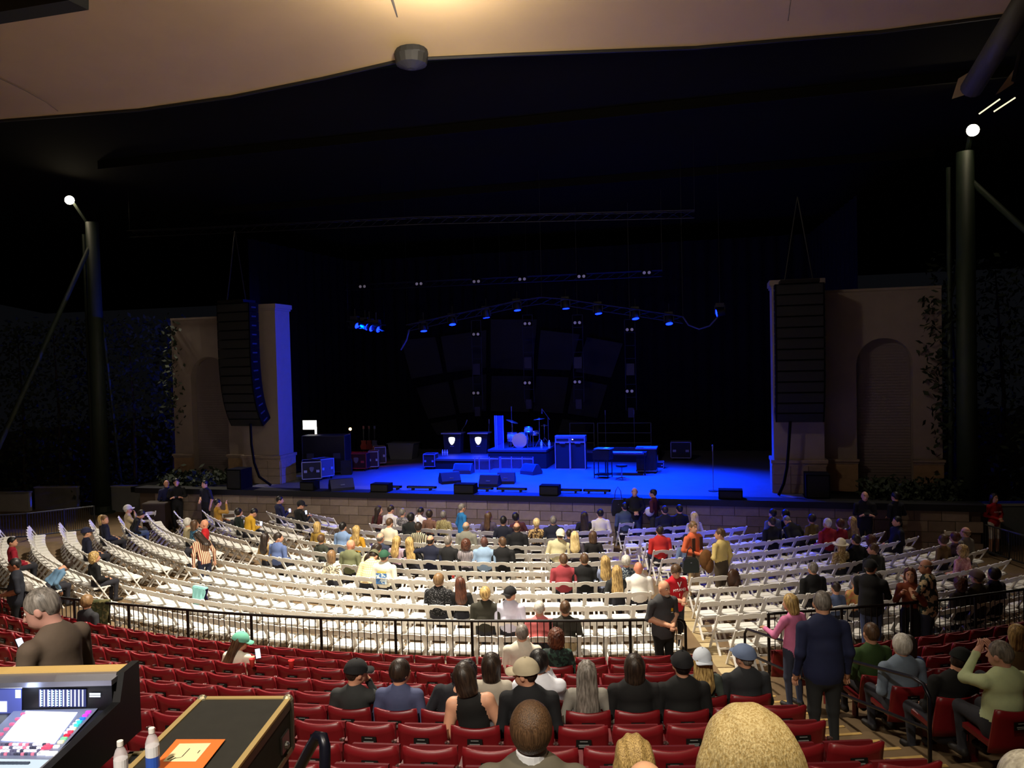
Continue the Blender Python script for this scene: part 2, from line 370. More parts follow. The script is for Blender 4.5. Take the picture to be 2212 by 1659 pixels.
# roof steelwork high at the right
t = thing('roof_mast', 'thick slanted steel roof mast with fabric flap high beside the pylon', 'mast', PY(2080, 205, -7.0))
o0 = Vector(t.location)
MB().tube([Vector(PY(2098, 192, -7)) - o0, Vector(PY(2240, -40, -9.6)) - o0], .22, 14).obj('mast_tube', mat((58, 56, 50), .6), t, True)
MB().add([Vector(PY(x, y, -6.8)) - o0 for x, y in ((2070, 170), (2120, 140), (2100, 200), (2056, 214))], [(0, 1, 2, 3)]).obj('fabric_flap', mat((170, 150, 130), .8), t)
MB().add([Vector(PY(x, y, -6.8)) - o0 for x, y in ((2150, 205), (2190, 150), (2190, 180), (2160, 200))], [(0, 1, 2, 3)]).obj('fabric_flap', mat((150, 130, 110), .8), t)
MB().tube([Vector(PY(2205, 110, -7.2)) - o0, Vector(PY(2190, 175, -7.2)) - o0], .05, 8).obj('hanger', M_blackmetal, t)
for (x0, y0, x1, y1) in ((2115, 246, 2160, 214), (2147, 241, 2193, 211)):
    q = MB().tube([PY(x0, y0, -.4), PY(x1, y1, -.4)], .022, 6).obj('lamp_tube', mat((255, 240, 205), emit=1.2)); tag(q, 'thin lit lamp tube hung under the slanted mast', 'lamp', 'lamp tubes under the mast')
q = MB().add([PY(x, y, 1.5) for x, y in ((-40, 318), (18, 338), (66, 371), (-40, 360))], [(0, 1, 2, 3)]).obj('fabric_sail', mat((196, 168, 160), .8)); tag(q, 'pale triangular fabric sail corner beside the left flood lamp', 'canopy')

# hedges / ivy
def hedge(name, label, boxes, n, seed):
    r = random.Random(seed); t = thing(name, label, 'hedge', (boxes[0][0], boxes[0][2], 0)); o = Vector(t.location); b = MB()
    for (x0, x1, y0, y1, z0, z1, w) in boxes:
        for i in range(int(n * w)):
            p = Vector((r.uniform(x0, x1), r.uniform(y0, y1), r.uniform(z0, z1))); p += Vector((r.gauss(0, .12), r.gauss(0, .1), r.gauss(0, .12)))
            a = Vector((r.uniform(-1, 1), r.uniform(-1, 1), r.uniform(-1, 1))).normalized(); c = a.orthogonal().normalized(); s = r.uniform(.07, .15)
            b.add([p - o - a * s, p - o + c * s * .5, p - o + a * s, p - o - c * s * .5], [(0, 1, 2, 3)])
    f = b.obj('foliage', mat((34, 44, 24), .8, noise=.3, scale=5), t); f['kind'] = 'stuff'
    for (x0, x1, y0, y1, z0, z1, w) in boxes[:1]:
        for i in range(5):
            xx = x0 + (x1 - x0) * (i + .5) / 5 - o.x; yy = (y0 + y1) / 2 - o.y
            MB().tube([(xx, yy, 0), (xx + .1, yy, z1 * .5), (xx - .1, yy + .05, z1 * .95)], [.09, .06, .02], 6).obj('stem', mat((48, 36, 26), .9), t)
hedge('ivy_hedge', 'dark overgrown hedge between green pylon and left arched wall', [(-23, -13.6, 1.0, 2.4, .2, 7.8, 1), (-13.9, -13.2, .45, .9, 3.4, 7.4, .06)], 5200, 1)
hedge('ivy_hedge', 'dark ivy hanging over the end of the right arched wall', [(13.5, 20, 1.0, 2.4, .2, 8.6, 1), (13.0, 13.7, .35, .8, 4.6, 7.3, .05), (13.25, 13.7, .35, .8, 2.8, 4.6, .025)], 5200, 2)
hedge('shrub_bank', 'low dark shrubs heaped on the ledge under the right arch', [(11.2, 13.6, -.9, .3, 1.4, 1.75, 1)], 900, 4)
hedge('shrub_bank', 'low dark shrubs heaped on the ledge under the left arch', [(-13.2, -11.0, -.9, .3, 1.4, 1.7, 1)], 900, 5)

# low white walls and pipe fences at the sides
def low_wall(px0, px1, ybase, h, lab, y2=None, m=None):
    a, c = P(px0, ybase, 0), P(px1, y2 or ybase, 0); t = thing('low_wall', lab, 'wall', a)
    d = c - a; L = math.hypot(d[0], d[1]); t.rotation_euler = (0, 0, math.atan2(d[1], d[0]))
    MB().box((L / 2, 0, h / 2), (L, .2, h)).obj('wall_panel', m or mat((190, 190, 178), .8, noise=.08, scale=2), t)
    MB().box((L / 2, 0, h + .03), (L + .04, .26, .06)).obj('coping', mat((150, 150, 140), .8), t)
low_wall(-40, 66, 1104, .75, 'pale low wall with dark rail beyond the chairs at the left')
low_wall(80, 170, 1100, .9, 'grey low planter wall next to the pale low wall', m=mat((120, 120, 108), .9, noise=.15, scale=2))
low_wall(245, 330, 1105, 1.0, 'grey low wall between the green pylon and the stage wall', m=mat((118, 120, 116), .9, noise=.1, scale=2))
low_wall(2116, 2260, 1176, 1.15, 'grey low wall with blue top behind the woman in red', m=mat((96, 104, 104), .9))
def pipe_fence(pts, h, lab, bars):
    a = Vector(pts[0]); t = thing('pipe_fence', lab, 'fence', a)
    q = [Vector(p) - a for p in pts]
    for zz in (h, .12): MB().tube([p + Vector((0, 0, zz)) for p in q], .025, 8).obj('rail', M_steel if bars < 0 else mat((70, 74, 78), .5, .4), t)
    bm_ = MB().tube([(0, 0, .1), (0, 0, h)], .008, 5).mesh('bar', mat((60, 64, 66), .5, .4))
    pm = MB().tube([(0, 0, 0), (0, 0, h + .02)], .03, 8).mesh('post', mat((50, 54, 58), .5, .4))
    for i in range(len(q) - 1):
        link('post', pm, t, q[i])
        for k in range(1, bars): link('bar', bm_, t, q[i].lerp(q[i + 1], k / bars))
    link('post', pm, t, q[-1])
pipe_fence([P(-30, 1172, 0), P(60, 1166, 0), P(140, 1156, 0), P(205, 1148, 0)], .9, 'dark pipe fence in front of the pale low walls at the left', 14)
pipe_fence([P(2120, 1196, 0), P(2180, 1216, 0), P(2250, 1240, 0)], .85, 'dark pipe fence beside the woman in the red top', 12)
q = MB().box((0, 0, .0), (3.4, .10, .06)).obj('blue_rail_pad', mat((40, 60, 200), .6)); pw = P(2188, 1176, 0); q.location = (pw[0], pw[1], 1.24); q.rotation_euler = (0, 0, math.radians(10)); tag(q, 'long blue pad on top of the grey low wall', 'rail pad')

# ------------------------------------------------------------------ stage equipment
def on_deck(x, y, z=None):
    p = P(x, y, DECK if z is None else z); return p, Q(p)[2] / FPX
M_alu = mat((170, 172, 176), .35, .7)
M_cloth = mat((14, 14, 16), .9)
M_amp = mat((22, 22, 26), .8)
M_logo = mat((255, 255, 255), emit=3.0)
M_grey = mat((90, 92, 98), .7)
def case(label, xc, yb, w, d, h, rz=0.0, name='road_case', cat='road case', body=None, edge=None, castors=True, z=None, group=None, logo=None, loc=None):
    p = loc if loc is not None else on_deck(xc, yb, z)[0]
    t = thing(name, label, cat, p, rz, group); body = body or mat((16, 16, 20), .6); edge = edge or M_alu
    z0 = .10 if castors else .0
    MB().box((0, d / 2, z0 + (h - z0) / 2), (w - .02, d - .02, h - z0 - .02)).obj('body', body, t)
    e = MB(); k = .028
    for sx in (-1, 1):
        for sy in (0, 1): e.box((sx * (w / 2 - k / 2), sy * d + (k / 2 if sy == 0 else -k / 2), z0 + (h - z0) / 2), (k, k, h - z0))
        for zz in (z0 + k / 2, h - k / 2): e.box((sx * (w / 2 - k / 2), d / 2, zz), (k, d, k))
    for sy in (0, 1):
        for zz in (z0 + k / 2, h - k / 2): e.box((0, sy * d + (k / 2 if sy == 0 else -k / 2), zz), (w, k, k))
    e.obj('edging', edge, t)
    for sx in (-.5, .5):
        MB().box((sx * w * .62, -.006, z0 + (h - z0) * .45), (w * .16, .014, (h - z0) * .14)).obj('handle_plate', edge, t)
    if castors:
        cm = MB().lathe([(.045, -.02), (.045, .02)], (0, 0, .045), 10, R=Matrix.Rotation(math.pi / 2, 3, 'Y')).mesh('castor', M_black)
        for sx in (-1, 1):
            for sy in (.12, .88): link('castor', cm, t, (sx * (w / 2 - .1), sy * d, 0))
    if logo: shield(t, (0, -.012, h * .62), logo, M_grey if logo < .3 else M_logo)
    return t
def shield(parent, c, s, m, name='shield_logo'):
    pts = [(-.5, .42), (-.35, .5), (0, .54), (.35, .5), (.5, .42), (.5, .1), (.36, -.25), (.14, -.5), (0, -.56), (-.14, -.5), (-.36, -.25), (-.5, .1)]
    MB().prism([(c[0] + x * s, c[2] + y * s * 1.1) for x, y in pts], c[1] - .01, c[1], 'y').obj(name, m, parent)
def wedge(label, xc, yb, w, rz, m=None, z=None):
    p, s = on_deck(xc, yb, z); t = thing('wedge_monitor', label, 'speaker', p, rz)
    MB().prism([(0, 0), (.55, 0), (.55, .14), (.36, .38), (.20, .38), (0, .10)], -w / 2, w / 2, 'x').obj('cabinet', m or M_black, t)
    a, b = Vector((0, .55, .14)), Vector((0, .36, .38)); n = Vector((0, .24, .19)).normalized() * .008
    MB().add([Vector((sx * (w / 2 - .03), 0, 0)) + a.lerp(b, f) + n for sx, f in ((-1, .06), (1, .06), (1, .94), (-1, .94))], [(0, 1, 2, 3)]).obj('grille', mat((30, 30, 34), .8), t)
    MB().box((0, .02, .2), (.14, .02, .04)).obj('handle', M_grey, t)
    return t
PI = math.pi
# left cluster
case('big black rack case beside the left column', 700, 1026, 1.75, .75, 1.55, math.radians(8), body=mat((10, 10, 12), .5), edge=mat((50, 52, 60), .5))
case('road case with shield logo and pale edges beside the left column', 674, 1041, .72, .9, .75, math.radians(28), logo=.16, edge=mat((150, 156, 170), .4, .3))
case('narrow road case with pale panels joined to the logo case', 708, 1035, .62, .6, .78, math.radians(62), body=mat((70, 76, 96), .6))
case('red lit road case with shield logo at stage left', 770, 1018, .85, .6, .72, math.radians(6), body=mat((46, 10, 12), .6), edge=mat((150, 50, 48), .5), logo=.2)  # red light on the case put into its body and edging colours
case('pale edged road case beside the red lit case', 807, 1014, .42, .6, .74, math.radians(20), body=mat((52, 14, 20), .6))  # body colour takes in the same red light
case('tall rack case with stickers behind the red lit case', 822, 1006, .50, .6, .80, math.radians(30), body=mat((46, 48, 62), .6))
q = case('small black floor speaker in front of the rack cases', 748, 1026, .42, .36, .58, math.radians(20), name='floor_speaker', cat='speaker', castors=False, edge=M_black)
p, s = on_deck(866, 992); t = thing('cloth_table', 'long table under a blue lit cloth at the back of stage', 'table', p)
MB().prism([(-.52, .0), (.52, 0), (.62, .68), (-.62, .68)], 0, .7, 'y').obj('cloth', M_grey, t); MB().box((0, .35, .70), (1.32, .8, .04)).obj('table_top', M_grey, t)
# guitars on a stand, red light put into the first two body colours
M_wood = mat((130, 44, 30), .4)
for i, (x, c) in enumerate(((772, (120, 40, 30)), (784, (90, 26, 24)), (796, (60, 60, 90)))):
    p, s = on_deck(x, 1002); t = thing('guitar', ['guitar lit red', 'darker guitar lit red', 'blue guitar'][i] + ' upright on a stand behind the red lit cases', 'guitar', p + np.array([0, .7, .55]))
    MB().prism([(-.13, .0), (.13, 0), (.16, .14), (.10, .28), (.12, .40), (-.12, .40), (-.10, .28), (-.16, .14)], -.03, .03, 'y').obj('body', mat(c, .35), t)
    MB().bar((0, 0, .38), (0, .02, .92), .05, .03).obj('neck', M_blackmetal, t); MB().box((0, .02, .97), (.08, .03, .14)).obj('headstock', mat(c, .4), t)
    MB().tube([(-.2, .1, -.55), (0, .05, .1), (.2, .1, -.55)], .015, 6).tube([(0, .05, .1), (0, -.25, -.55)], .015, 6).obj('stand', M_blackmetal, t)
# lit backstage opening as a glowing panel on an added stand; lamp
p = PY(669, 918, 4.2); t = thing('lit_opening', 'bright white lit backstage opening behind the left column', 'lit opening', (p[0], p[1], DECK))
MB().box((0, 0, p[2] - DECK), (.62, .04, .38)).obj('opening_glow', mat((255, 252, 240), emit=3.0), t); MB().box((.275, 0, (p[2] - DECK) - .45), (.07, .04, .7)).obj('opening_side_glow', mat((255, 252, 240), emit=3.0), t)
MB().box((.275, .02, .5), (.05, .05, 1.0)).obj('post', M_black, t); MB().box((0, .02, .02), (.6, .5, .04)).obj('base', M_black, t)  # stand added under the glowing opening
p, s = on_deck(736, 1022); t = thing('lamp_stand', 'small warm lamp on a thin stand beside the rack case', 'lamp', p + np.array([0, .95, 0]))
MB().tube([(0, 0, 0), (0, 0, 1.62)], .012, 6).lathe([(.18, 0), (.18, .02)], n=12).obj('stand', M_black, t); MB().ball((0, 0, 1.68), .06).obj('bulb', mat((255, 190, 110), emit=12), t)
# keyboard podiums with shields
def podium(label, x, yb):
    p, s = on_deck(x, yb, DECK + .42); t = thing('keyboard_podium', label, 'podium', p)
    MB().prism([(-.34, 0), (.34, 0), (.40, .84), (-.40, .84)], 0, .45, 'y').obj('front_panel', mat((40, 42, 50), .8), t)
    for i in range(15):
        MB().box((-.315 + i * .045, -.008, .42), (.012, .016, .80)).obj('rib', mat((28, 30, 38), .8), t)
    MB().box((0, .2, .87), (.90, .62, .05)).obj('top', M_alu, t); shield(t, (0, -.02, .55), .27, M_logo)
    for i in range(5): MB().box((-.07 + i * .035, -.018, .32), (.02, .004, .02)).obj('lettering', mat((170, 180, 220)), t)
podium('ribbed podium with lit white shield beside the low end case', 977, 980)
podium('ribbed podium with lit white shield beside the clear drum screen', 1034, 980)
def riser(label, x0, x1, ytop, h, dpt, ybase):
    a, _ = on_deck(x0, ybase); b, _ = on_deck(x1, ybase); t = thing('stage_riser', label, 'riser', (a + b) / 2); w = np.linalg.norm((b - a)[:2])
    MB().box((0, dpt / 2, h - .04), (w, dpt, .08)).obj('deck_board', mat((60, 62, 70), .6), t)
    MB().box((0, dpt / 2, (h - .08) / 2), (w - .03, dpt - .03, h - .08)).obj('skirt', M_cloth, t)
    return t
riser('low black riser under the two ribbed podiums', 915, 1062, 0, .42, 2.2, 1014)
riser('taller black riser under the drum kit', 1053, 1182, 0, .75, 3.2, 1012)
RY = 8.6
ra, rb = PY(1232, 975, RY), PY(1407, 975, RY)
t = thing('stage_riser', 'low black riser with railings behind the piano', 'riser', ((ra[0] + rb[0]) / 2, 7.0, DECK)); w_ = rb[0] - ra[0] + .7
MB().box((0, 1.4, .41), (w_, 2.8, .08)).obj('deck_board', mat((60, 62, 70), .6), t); MB().box((0, 1.4, .185), (w_ - .03, 2.77, .37)).obj('skirt', M_cloth, t)
case('low open case with pale edges at the end of the podium riser', 927, 1014, .50, .55, .62, math.radians(4), edge=mat((120, 124, 160), .4, .3))
# clear screens
M_plex = mat((120, 130, 190), .15, key='plex'); M_plex.node_tree.nodes['Principled BSDF'].inputs['Alpha'].default_value = .18
def screen(label, xs, yb, h, z=None, shelf=False):
    p, s = on_deck(sum(xs) / len(xs), yb, z); t = thing('clear_screen', label, 'screen', p)
    for i in range(len(xs) - 1):
        a, c = (xs[i] - sum(xs) / len(xs)) * s, (xs[i + 1] - sum(xs) / len(xs)) * s
        MB().box(((a + c) / 2, 0, h / 2), (c - a - .02, .012, h)).obj('pane', M_plex, t)
        MB().box((a, 0, h / 2), (.03, .03, h)).obj('edge_strip', mat((120, 140, 220), .3), t)
    MB().box((c, 0, h / 2), (.03, .03, h)).obj('edge_strip', mat((120, 140, 220), .3), t)
    if shelf: MB().box(((xs[0] + xs[-1]) / 2 * 0, .01, h - .08), ((xs[-1] - xs[0]) * s, .03, .03)).obj('top_strip', mat((190, 200, 230), .3), t)
    return t
sq = screen('tall clear acrylic screen beside the drum kit', [1057, 1061, 1076], 974, 1.35, DECK + .75); ca = on_deck(1066, 1012)[0]; sq.location = (ca[0] + .1, ca[1] + .5, DECK + .75)
screen('low clear acrylic panel row in front of the podium riser', [1025, 1035, 1058, 1081], 1021, .62, shelf=True)
screen('low clear acrylic panel row in front of the drum riser', [1081, 1105, 1129, 1153], 1020, .60, shelf=True)
# drum kit
dz = DECK + .75
M_chrome = mat((200, 205, 215), .2, .9); M_shell = mat((150, 190, 200), .35); M_skin = mat((190, 200, 205), .5); M_cym = mat((190, 180, 150), .25, .8)
p0, s = on_deck(1122, 968, dz)
def drum(name, label, c, r, l, R=None, legs=0, hole=False):
    t = thing(name, label, 'drum', c); R = R or Matrix.Identity(3)
    MB().lathe([(r, -l / 2), (r, l / 2)], (0, 0, 0), 24, R=R).obj('shell', M_shell, t, True)
    for sgn in (-1, 1):
        MB().lathe([(r * .98, sgn * (l / 2 + .004)), (.01, sgn * (l / 2 + .006))], (0, 0, 0), 24, R=R).obj('drum_head', M_skin, t)
        MB().lathe([(r + .012, sgn * l / 2 - .02), (r + .018, sgn * l / 2), (r + .012, sgn * l / 2 + .02), (r - .005, sgn * l / 2 + .02)], (0, 0, 0), 24, R=R).obj('hoop', M_chrome, t)
    lg = MB().box((0, 0, 0), (.02, .02, l * .5)).mesh('lug', M_chrome)
    for k in range(8):
        a = 2 * PI * k / 8; v = R @ Vector(((r + .012) * math.cos(a), (r + .012) * math.sin(a), 0)); o = link('lug', lg, t, v); o.rotation_euler = R.to_euler()
    if hole: MB().lathe([(.075, l / 2 + .012), (.075, l / 2 + .016)], R @ Vector((.14, -.1, 0)), 14, R=R).obj('port', M_black, t)
    for k in range(legs):
        a = 2 * PI * (k + .25) / legs; v = Vector(((r + .02) * math.cos(a), (r + .02) * math.sin(a), 0)); MB().tube([v + Vector((0, 0, .05)), v * 1.15 + Vector((0, 0, -(c[2] - dz)))], .012, 6).obj('leg', M_chrome, t)
    return t
RX = Matrix.Rotation(PI / 2, 3, 'X')
bd = drum('bass_drum', 'large pale bass drum at the front of the drum riser', p0 + np.array([0, .25, .30]), .30, .40, RX, 0, True)
for sx in (-1, 1): MB().tube([(sx * .2, 0, -.2), (sx * .36, -.1, -.3)], .012, 6).obj('spur', M_chrome, bd)
drum('rack_tom', 'small pale tom mounted above the bass drum', p0 + np.array([.32, .30, .70]), .16, .20, Matrix.Rotation(math.radians(-18), 3, 'X'), 3)
drum('floor_tom', 'pale floor tom on legs beside the bass drum', p0 + np.array([-.40, .42, .42]), .20, .34, None, 3)
drum('snare_drum', 'shallow snare drum behind the bass drum', p0 + np.array([.45, .75, .55]), .18, .14, None, 3)
def cymbal(label, c, h, r, tilt, rz, lab2='cymbal_stand'):
    t = thing(lab2, label, 'cymbal', c, rz)
    st = MB().tube([(0, 0, .2), (0, 0, h)], .012, 6)
    for k in range(3):
        a = 2 * PI * k / 3; st.tube([(0, 0, .35), (.28 * math.cos(a), .28 * math.sin(a), .01)], .010, 6)
    st.obj('stand', M_chrome, t)
    R = Matrix.Rotation(tilt, 3, 'Y'); MB().lathe([(r, -.01), (r * .9, .004), (r * .3, .018), (.05, .03), (.01, .05)], (0, 0, h), 24, R=R).obj('cymbal_plate', M_cym, t, True)
cymbal('tilted crash cymbal over the floor tom', p0 + np.array([-.42, .55, 0]), 1.05, .27, math.radians(20), 0)
cymbal('ride cymbal on the tall stand over the snare', p0 + np.array([.75, .45, 0]), 1.15, .25, math.radians(-6), 0)
cymbal('hi hat cymbal pair low beside the snare drum', p0 + np.array([.86, .9, 0]), .85, .18, 0, 0)
def mic(label, base, h, tilt=0.0, boom=None, group=None, r=.16, rz=0):
    t = thing('microphone_stand', label, 'microphone', base, rz, group)
    MB().lathe([(r, 0), (r, .02), (.02, .03)], n=14).obj('base', M_black, t)
    top = Vector((0, 0, h))
    b = MB().tube([(0, 0, .02), top], .011, 6)
    e = top + Vector(boom) if boom else top
    if boom: b.tube([top - Vector(boom) * .3, e], .009, 6)
    b.obj('pole', M_grey, t)
    d = Vector((math.sin(tilt), 0, math.cos(tilt))); MB().tube([e, e + d * .16], [.016, .022], 8).ball(e + d * .18, .03, 8, 5).obj('microphone', mat((120, 122, 130), .4, .5), t)
mic('tall mic stand over the left of the drum kit', p0 + np.array([-.55, .95, 0]), 1.45)
mic('boom mic stand over the right of the drum kit', p0 + np.array([1.05, .8, 0]), 1.2, math.radians(180), (-.25, 0, .35))
for i, x in enumerate((992, 1050)):
    pp, _ = on_deck(x, 980, DECK + .42); mic(['mic stand leaning over the podium by the low case', 'upright mic stand at the podium by the drum screen'][i], pp + np.array([0, .5, 0]), 1.0, math.radians(20 if i == 0 else 0), (.16 if i == 0 else 0.02, 0, .22))
for i, (x, yb) in enumerate(((1309, 992), (1371, 992))):
    pp = PY(x, 975, 8.0); pp[2] = DECK + .45; mic(['backing singer mic stand with bottle, nearer the amplifiers', 'backing singer mic stand with bottle, nearer the organ'][i], pp, 1.45)
pp, _ = on_deck(1541, 1061); mic('lone straight mic stand at the edge of the open stage', pp, 1.28)
# railings on the riser
def guard(label, x0, x1, yb):
    a, b = PY(x0, 975, RY), PY(x1, 975, RY); a[2] = b[2] = DECK + .45; t = thing('riser_railing', label, 'railing', a); w = np.linalg.norm((b - a)[:2]); t.rotation_euler = (0, 0, math.atan2(b[1] - a[1], b[0] - a[0]))
    for xx in (0, w): MB().tube([(xx, 0, 0), (xx, 0, 1.05)], .02, 6).obj('post', M_grey, t)
    for zz in (1.05, .62, .18): MB().tube([(0, 0, zz), (w, 0, zz)], .016, 6).obj('rail', M_grey, t)
guard('short pipe railing on the riser behind the amplifiers', 1232, 1284, 990); guard('long pipe railing on the riser behind the piano', 1292, 1407, 989)
# amplifier pair
for i, x in enumerate((1216, 1249)):
    p, s = on_deck(x, 1014); t = thing('guitar_amplifier', ['tall guitar amplifier next to the drum riser', 'tall guitar amplifier with a lit dot, beside the railing'][i], 'amplifier', p)
    MB().box((0, .2, .54), (.58, .40, 1.08)).obj('speaker_cabinet', M_amp, t)
    e = MB()
    for sx in (-1, 1): e.box((sx * .29, -.005, .54), (.03, .03, 1.08))
    e.box((0, -.005, .015), (.6, .03, .03)).box((0, -.005, 1.07), (.6, .03, .03)); e.obj('edging', M_alu, t)
    MB().box((0, .19, 1.19), (.6, .36, .22)).obj('amp_head', M_grey, t); MB().box((0, -.0, 1.17), (.48, .02, .09)).obj('control_panel', M_black, t)
    MB().box((0, .19, 1.31), (.6, .36, .03)).obj('lid', M_alu, t); MB().box((0, -.02, 1.04), (.22, .02, .05)).obj('handle', M_grey, t)
    if i: MB().ball((-.2, -.02, 1.18), .02, 8, 5).obj('pilot_light', mat((255, 250, 230), emit=6), t)
# piano, organ, stool, keyboard rack
p, s = on_deck(1350, 1027); t = thing('stage_piano', 'long flat stage piano on thin legs in front of the riser', 'piano', p)
MB().box((.0, .35, .78), (1.55, .60, .12)).obj('piano_body', M_black, t); MB().box((0, .06, .80), (1.4, .12, .05)).obj('keyslip', mat((70, 74, 110), .4), t)
wk = MB().box((0, 0, 0), (.024, .13, .012)).mesh('key', mat((220, 220, 225), .4))
for i in range(48): link('key', wk, t, (-.63 + i * .0268, .13, .848))
for sx in (-1, 1):
    for yy in (.1, .6): MB().tube([(sx * .72, yy, .74), (sx * .72, yy, 0)], .025, 8).obj('leg', M_black, t)
MB().box((.0, .58, .90), (1.3, .04, .14)).obj('music_rest', M_black, t)
p, s = on_deck(1396, 1023); t = thing('organ', 'dark organ cabinet on a low dolly beside the stage piano', 'organ', p)
MB().box((0, .35, .52), (.72, .62, .78)).obj('cabinet', mat((26, 22, 22), .6), t); MB().box((0, .35, .93), (.78, .68, .05)).obj('lid', mat((110, 112, 140), .4), t); MB().box((0, .35, .09), (.76, .66, .05)).obj('dolly', M_grey, t)
for sx in (-1, 1):
    for yy in (.1, .6): MB().ball((sx * .3, yy, .035), .035, 8, 5).obj('wheel', M_black, t)
    MB().box((sx * .22, .03, .52), (.05, .02, .6)).obj('stile', M_black, t)
p, s = on_deck(1297, 1034); t = thing('keyboard_rack', 'black keyboard rack with sheet music and wire stand beside the piano', 'keyboard', p, math.radians(-12))
MB().box((0, .3, .84), (.62, .45, .34)).obj('keyboard_case', M_black, t); MB().box((.05, .28, 1.06), (.6, .5, .03)).obj('music_shelf', M_grey, t); MB().box((.18, .2, 1.09), (.16, .26, .01)).obj('sheet_music', mat((230, 230, 235)), t)
for sx in (-1, 1):
    for yy in (.08, .52): MB().tube([(sx * .26, yy, .67), (sx * .26, yy, 0)], .018, 6).obj('leg', M_black, t)
MB().box((0, .3, .12), (.5, .42, .05)).obj('pedal_board', M_black, t)
p, s = on_deck(1344, 1035); t = thing('piano_stool', 'round black stool with star base under the piano', 'stool', p + np.array([0, -.1, 0]))
MB().lathe([(.20, .46), (.21, .48), (.20, .53), (.05, .54)], n=18).obj('seat', M_black, t); MB().tube([(0, 0, .06), (0, 0, .46)], .025, 8).obj('column', M_steel, t)
for k in range(5):
    a = 2 * PI * k / 5; MB().bar((0, 0, .08), (.27 * math.cos(a), .27 * math.sin(a), .03), .04, .03).obj('foot', M_steel, t)
case('road case with pale edges standing alone near the right wing', 1471, 995, .84, .5, .78, 0, edge=mat((140, 142, 160), .4, .3))
case('small flat case on the floor beside the organ', 1423, 1012, .40, .35, .26, 0, castors=False)
case('pedal case with pale lid beside the organ', 1412, 1000, .36, .3, .30, 0, castors=False, body=M_grey)
# wedges
wedge('blue lit wedge monitor facing upstage in front of the podium riser', 998, 1024, .72, PI, mat((60, 64, 80), .6)).location.y += .5
wedge('dark wedge monitor turned sideways at left centre stage', 976, 1045, .7, math.radians(35))
wedge('dark wedge monitor joined to its neighbour at centre stage', 1054, 1052, .68, 0)
wedge('dark wedge monitor just right of the paired one at centre stage', 1092, 1046, .62, math.radians(8), mat((24, 24, 40), .6))
wedge('wedge monitor with open side frame in front of the drum riser', 1152, 1026, .66, math.radians(150), mat((50, 54, 70), .6)).location.y += .5
wedge('black wedge monitor alone at the downstage left corner', 741, 1060, .8, math.radians(38))
# low black boxes and light bars on the stage lip
for i, (x0, x1, yb, h, lb) in enumerate(((623, 657, 1068, .30, 'by the left column'), (780, 822, 1071, .28, 'in front of the lone corner wedge'), (955, 1003, 1080, .32, 'in front of the ribbed podiums'), (1152, 1196, 1081, .32, 'in front of the guitar amplifiers'), (1553, 1604, 1082, .28, 'near the right column'))):
    a, s = on_deck((x0 + x1) / 2, yb, DECK); w_ = (x1 - x0) * s; a[1] = max(a[1], -1.46)
    t = thing('front_fill_speaker', 'low black front fill speaker ' + lb, 'speaker', (a[0], -1.38, DECK)); MB().box((0, .22, h / 2), (w_, .42, h)).obj('cabinet', M_matte, t); MB().box((0, .0, h / 2), (w_ - .06, .02, h - .08)).obj('grille', mat((20, 20, 22), .9), t)
for i, (x0, x1) in enumerate(((830, 872), (884, 950), (1010, 1075), (1083, 1148), (1202, 1266), (1270, 1327))):
    a, s = on_deck((x0 + x1) / 2, 1056); t = thing('light_bar', 'black light bar, %s along the stage lip from the lone corner wedge' % ONES[i + 1], 'light bar', (a[0], -.75, DECK), 0, 'light bars on the stage lip'); w_ = (x1 - x0) * s
    MB().box((0, 0, .10), (w_, .12, .07)).obj('housing', M_matte, t); MB().box((0, -.065, .10), (w_ - .1, .01, .04)).obj('lens_strip', mat((60, 64, 90), .2), t)
    for sx in (-1, 1): MB().box((sx * w_ * .3, 0, .035), (.05, .2, .07)).obj('foot', M_black, t)
# side speakers on the ledge
for (x0, x1, y0, y1, lb) in ((488, 523, 1014, 1058, 'black speaker cabinet standing on the ledge by the left column'), (1743, 1792, 1025, 1078, 'black speaker cabinet standing on the ledge by the right column')):
    a, s = on_deck((x0 + x1) / 2, y1); t = thing('side_speaker', lb, 'speaker', a); h = (y1 - y0) * s; w_ = (x1 - x0) * s
    MB().box((0, .35, h / 2), (w_, .7, h)).obj('cabinet', M_matte, t); MB().box((0, -.005, h / 2), (w_ - .08, .02, h - .1)).obj('grille', mat((16, 16, 17), .9), t)
# line arrays
def line_array(label, x, ytop, nb, Y, rz, curl):
    p = PY(x, ytop, Y); t = thing('line_array', label, 'speaker array', p, rz)
    MB().box((0, .2, .06), (1.1, .7, .10)).tube([(-.4, .2, .1), (0, .25, 2.6)], .02, 6).tube([(.4, .2, .1), (0, .25, 2.6)], .02, 6).obj('rigging_frame', M_blackmetal, t)
    pos = Vector((0, 0, 0)); ang = 0.0; h = .325
    cab = MB().prism([(-.70, .0), (.70, 0), (.70, -h + .012), (-.70, -h + .012)], -.02, .5, 'y').mesh('cabinet', M_matte)
    gr = MB().box((0, -.03, -h / 2), (1.30, .015, h - .05)).mesh('grille', mat((15, 15, 16), .8))
    hd = MB().box((-.71, .2, -h / 2), (.02, .25, .05)).box((.71, .2, -h / 2), (.02, .25, .05)).mesh('side_handle', mat((60, 60, 66), .5, .5))
    for i in range(nb):
        for nm, me in (('cabinet', cab), ('grille', gr), ('side_handle', hd)):
            o = link(nm, me, t, pos); o.rotation_euler = (-ang, 0, 0)
        pos = pos + Matrix.Rotation(-ang, 3, 'X') @ Vector((0, 0, -h)); ang -= math.radians(curl[min(i, len(curl) - 1)])
    return t
CURL = [0, 0, 0, 0, 1, 1, 2, 2, 3, 4, 5, 6, 6]
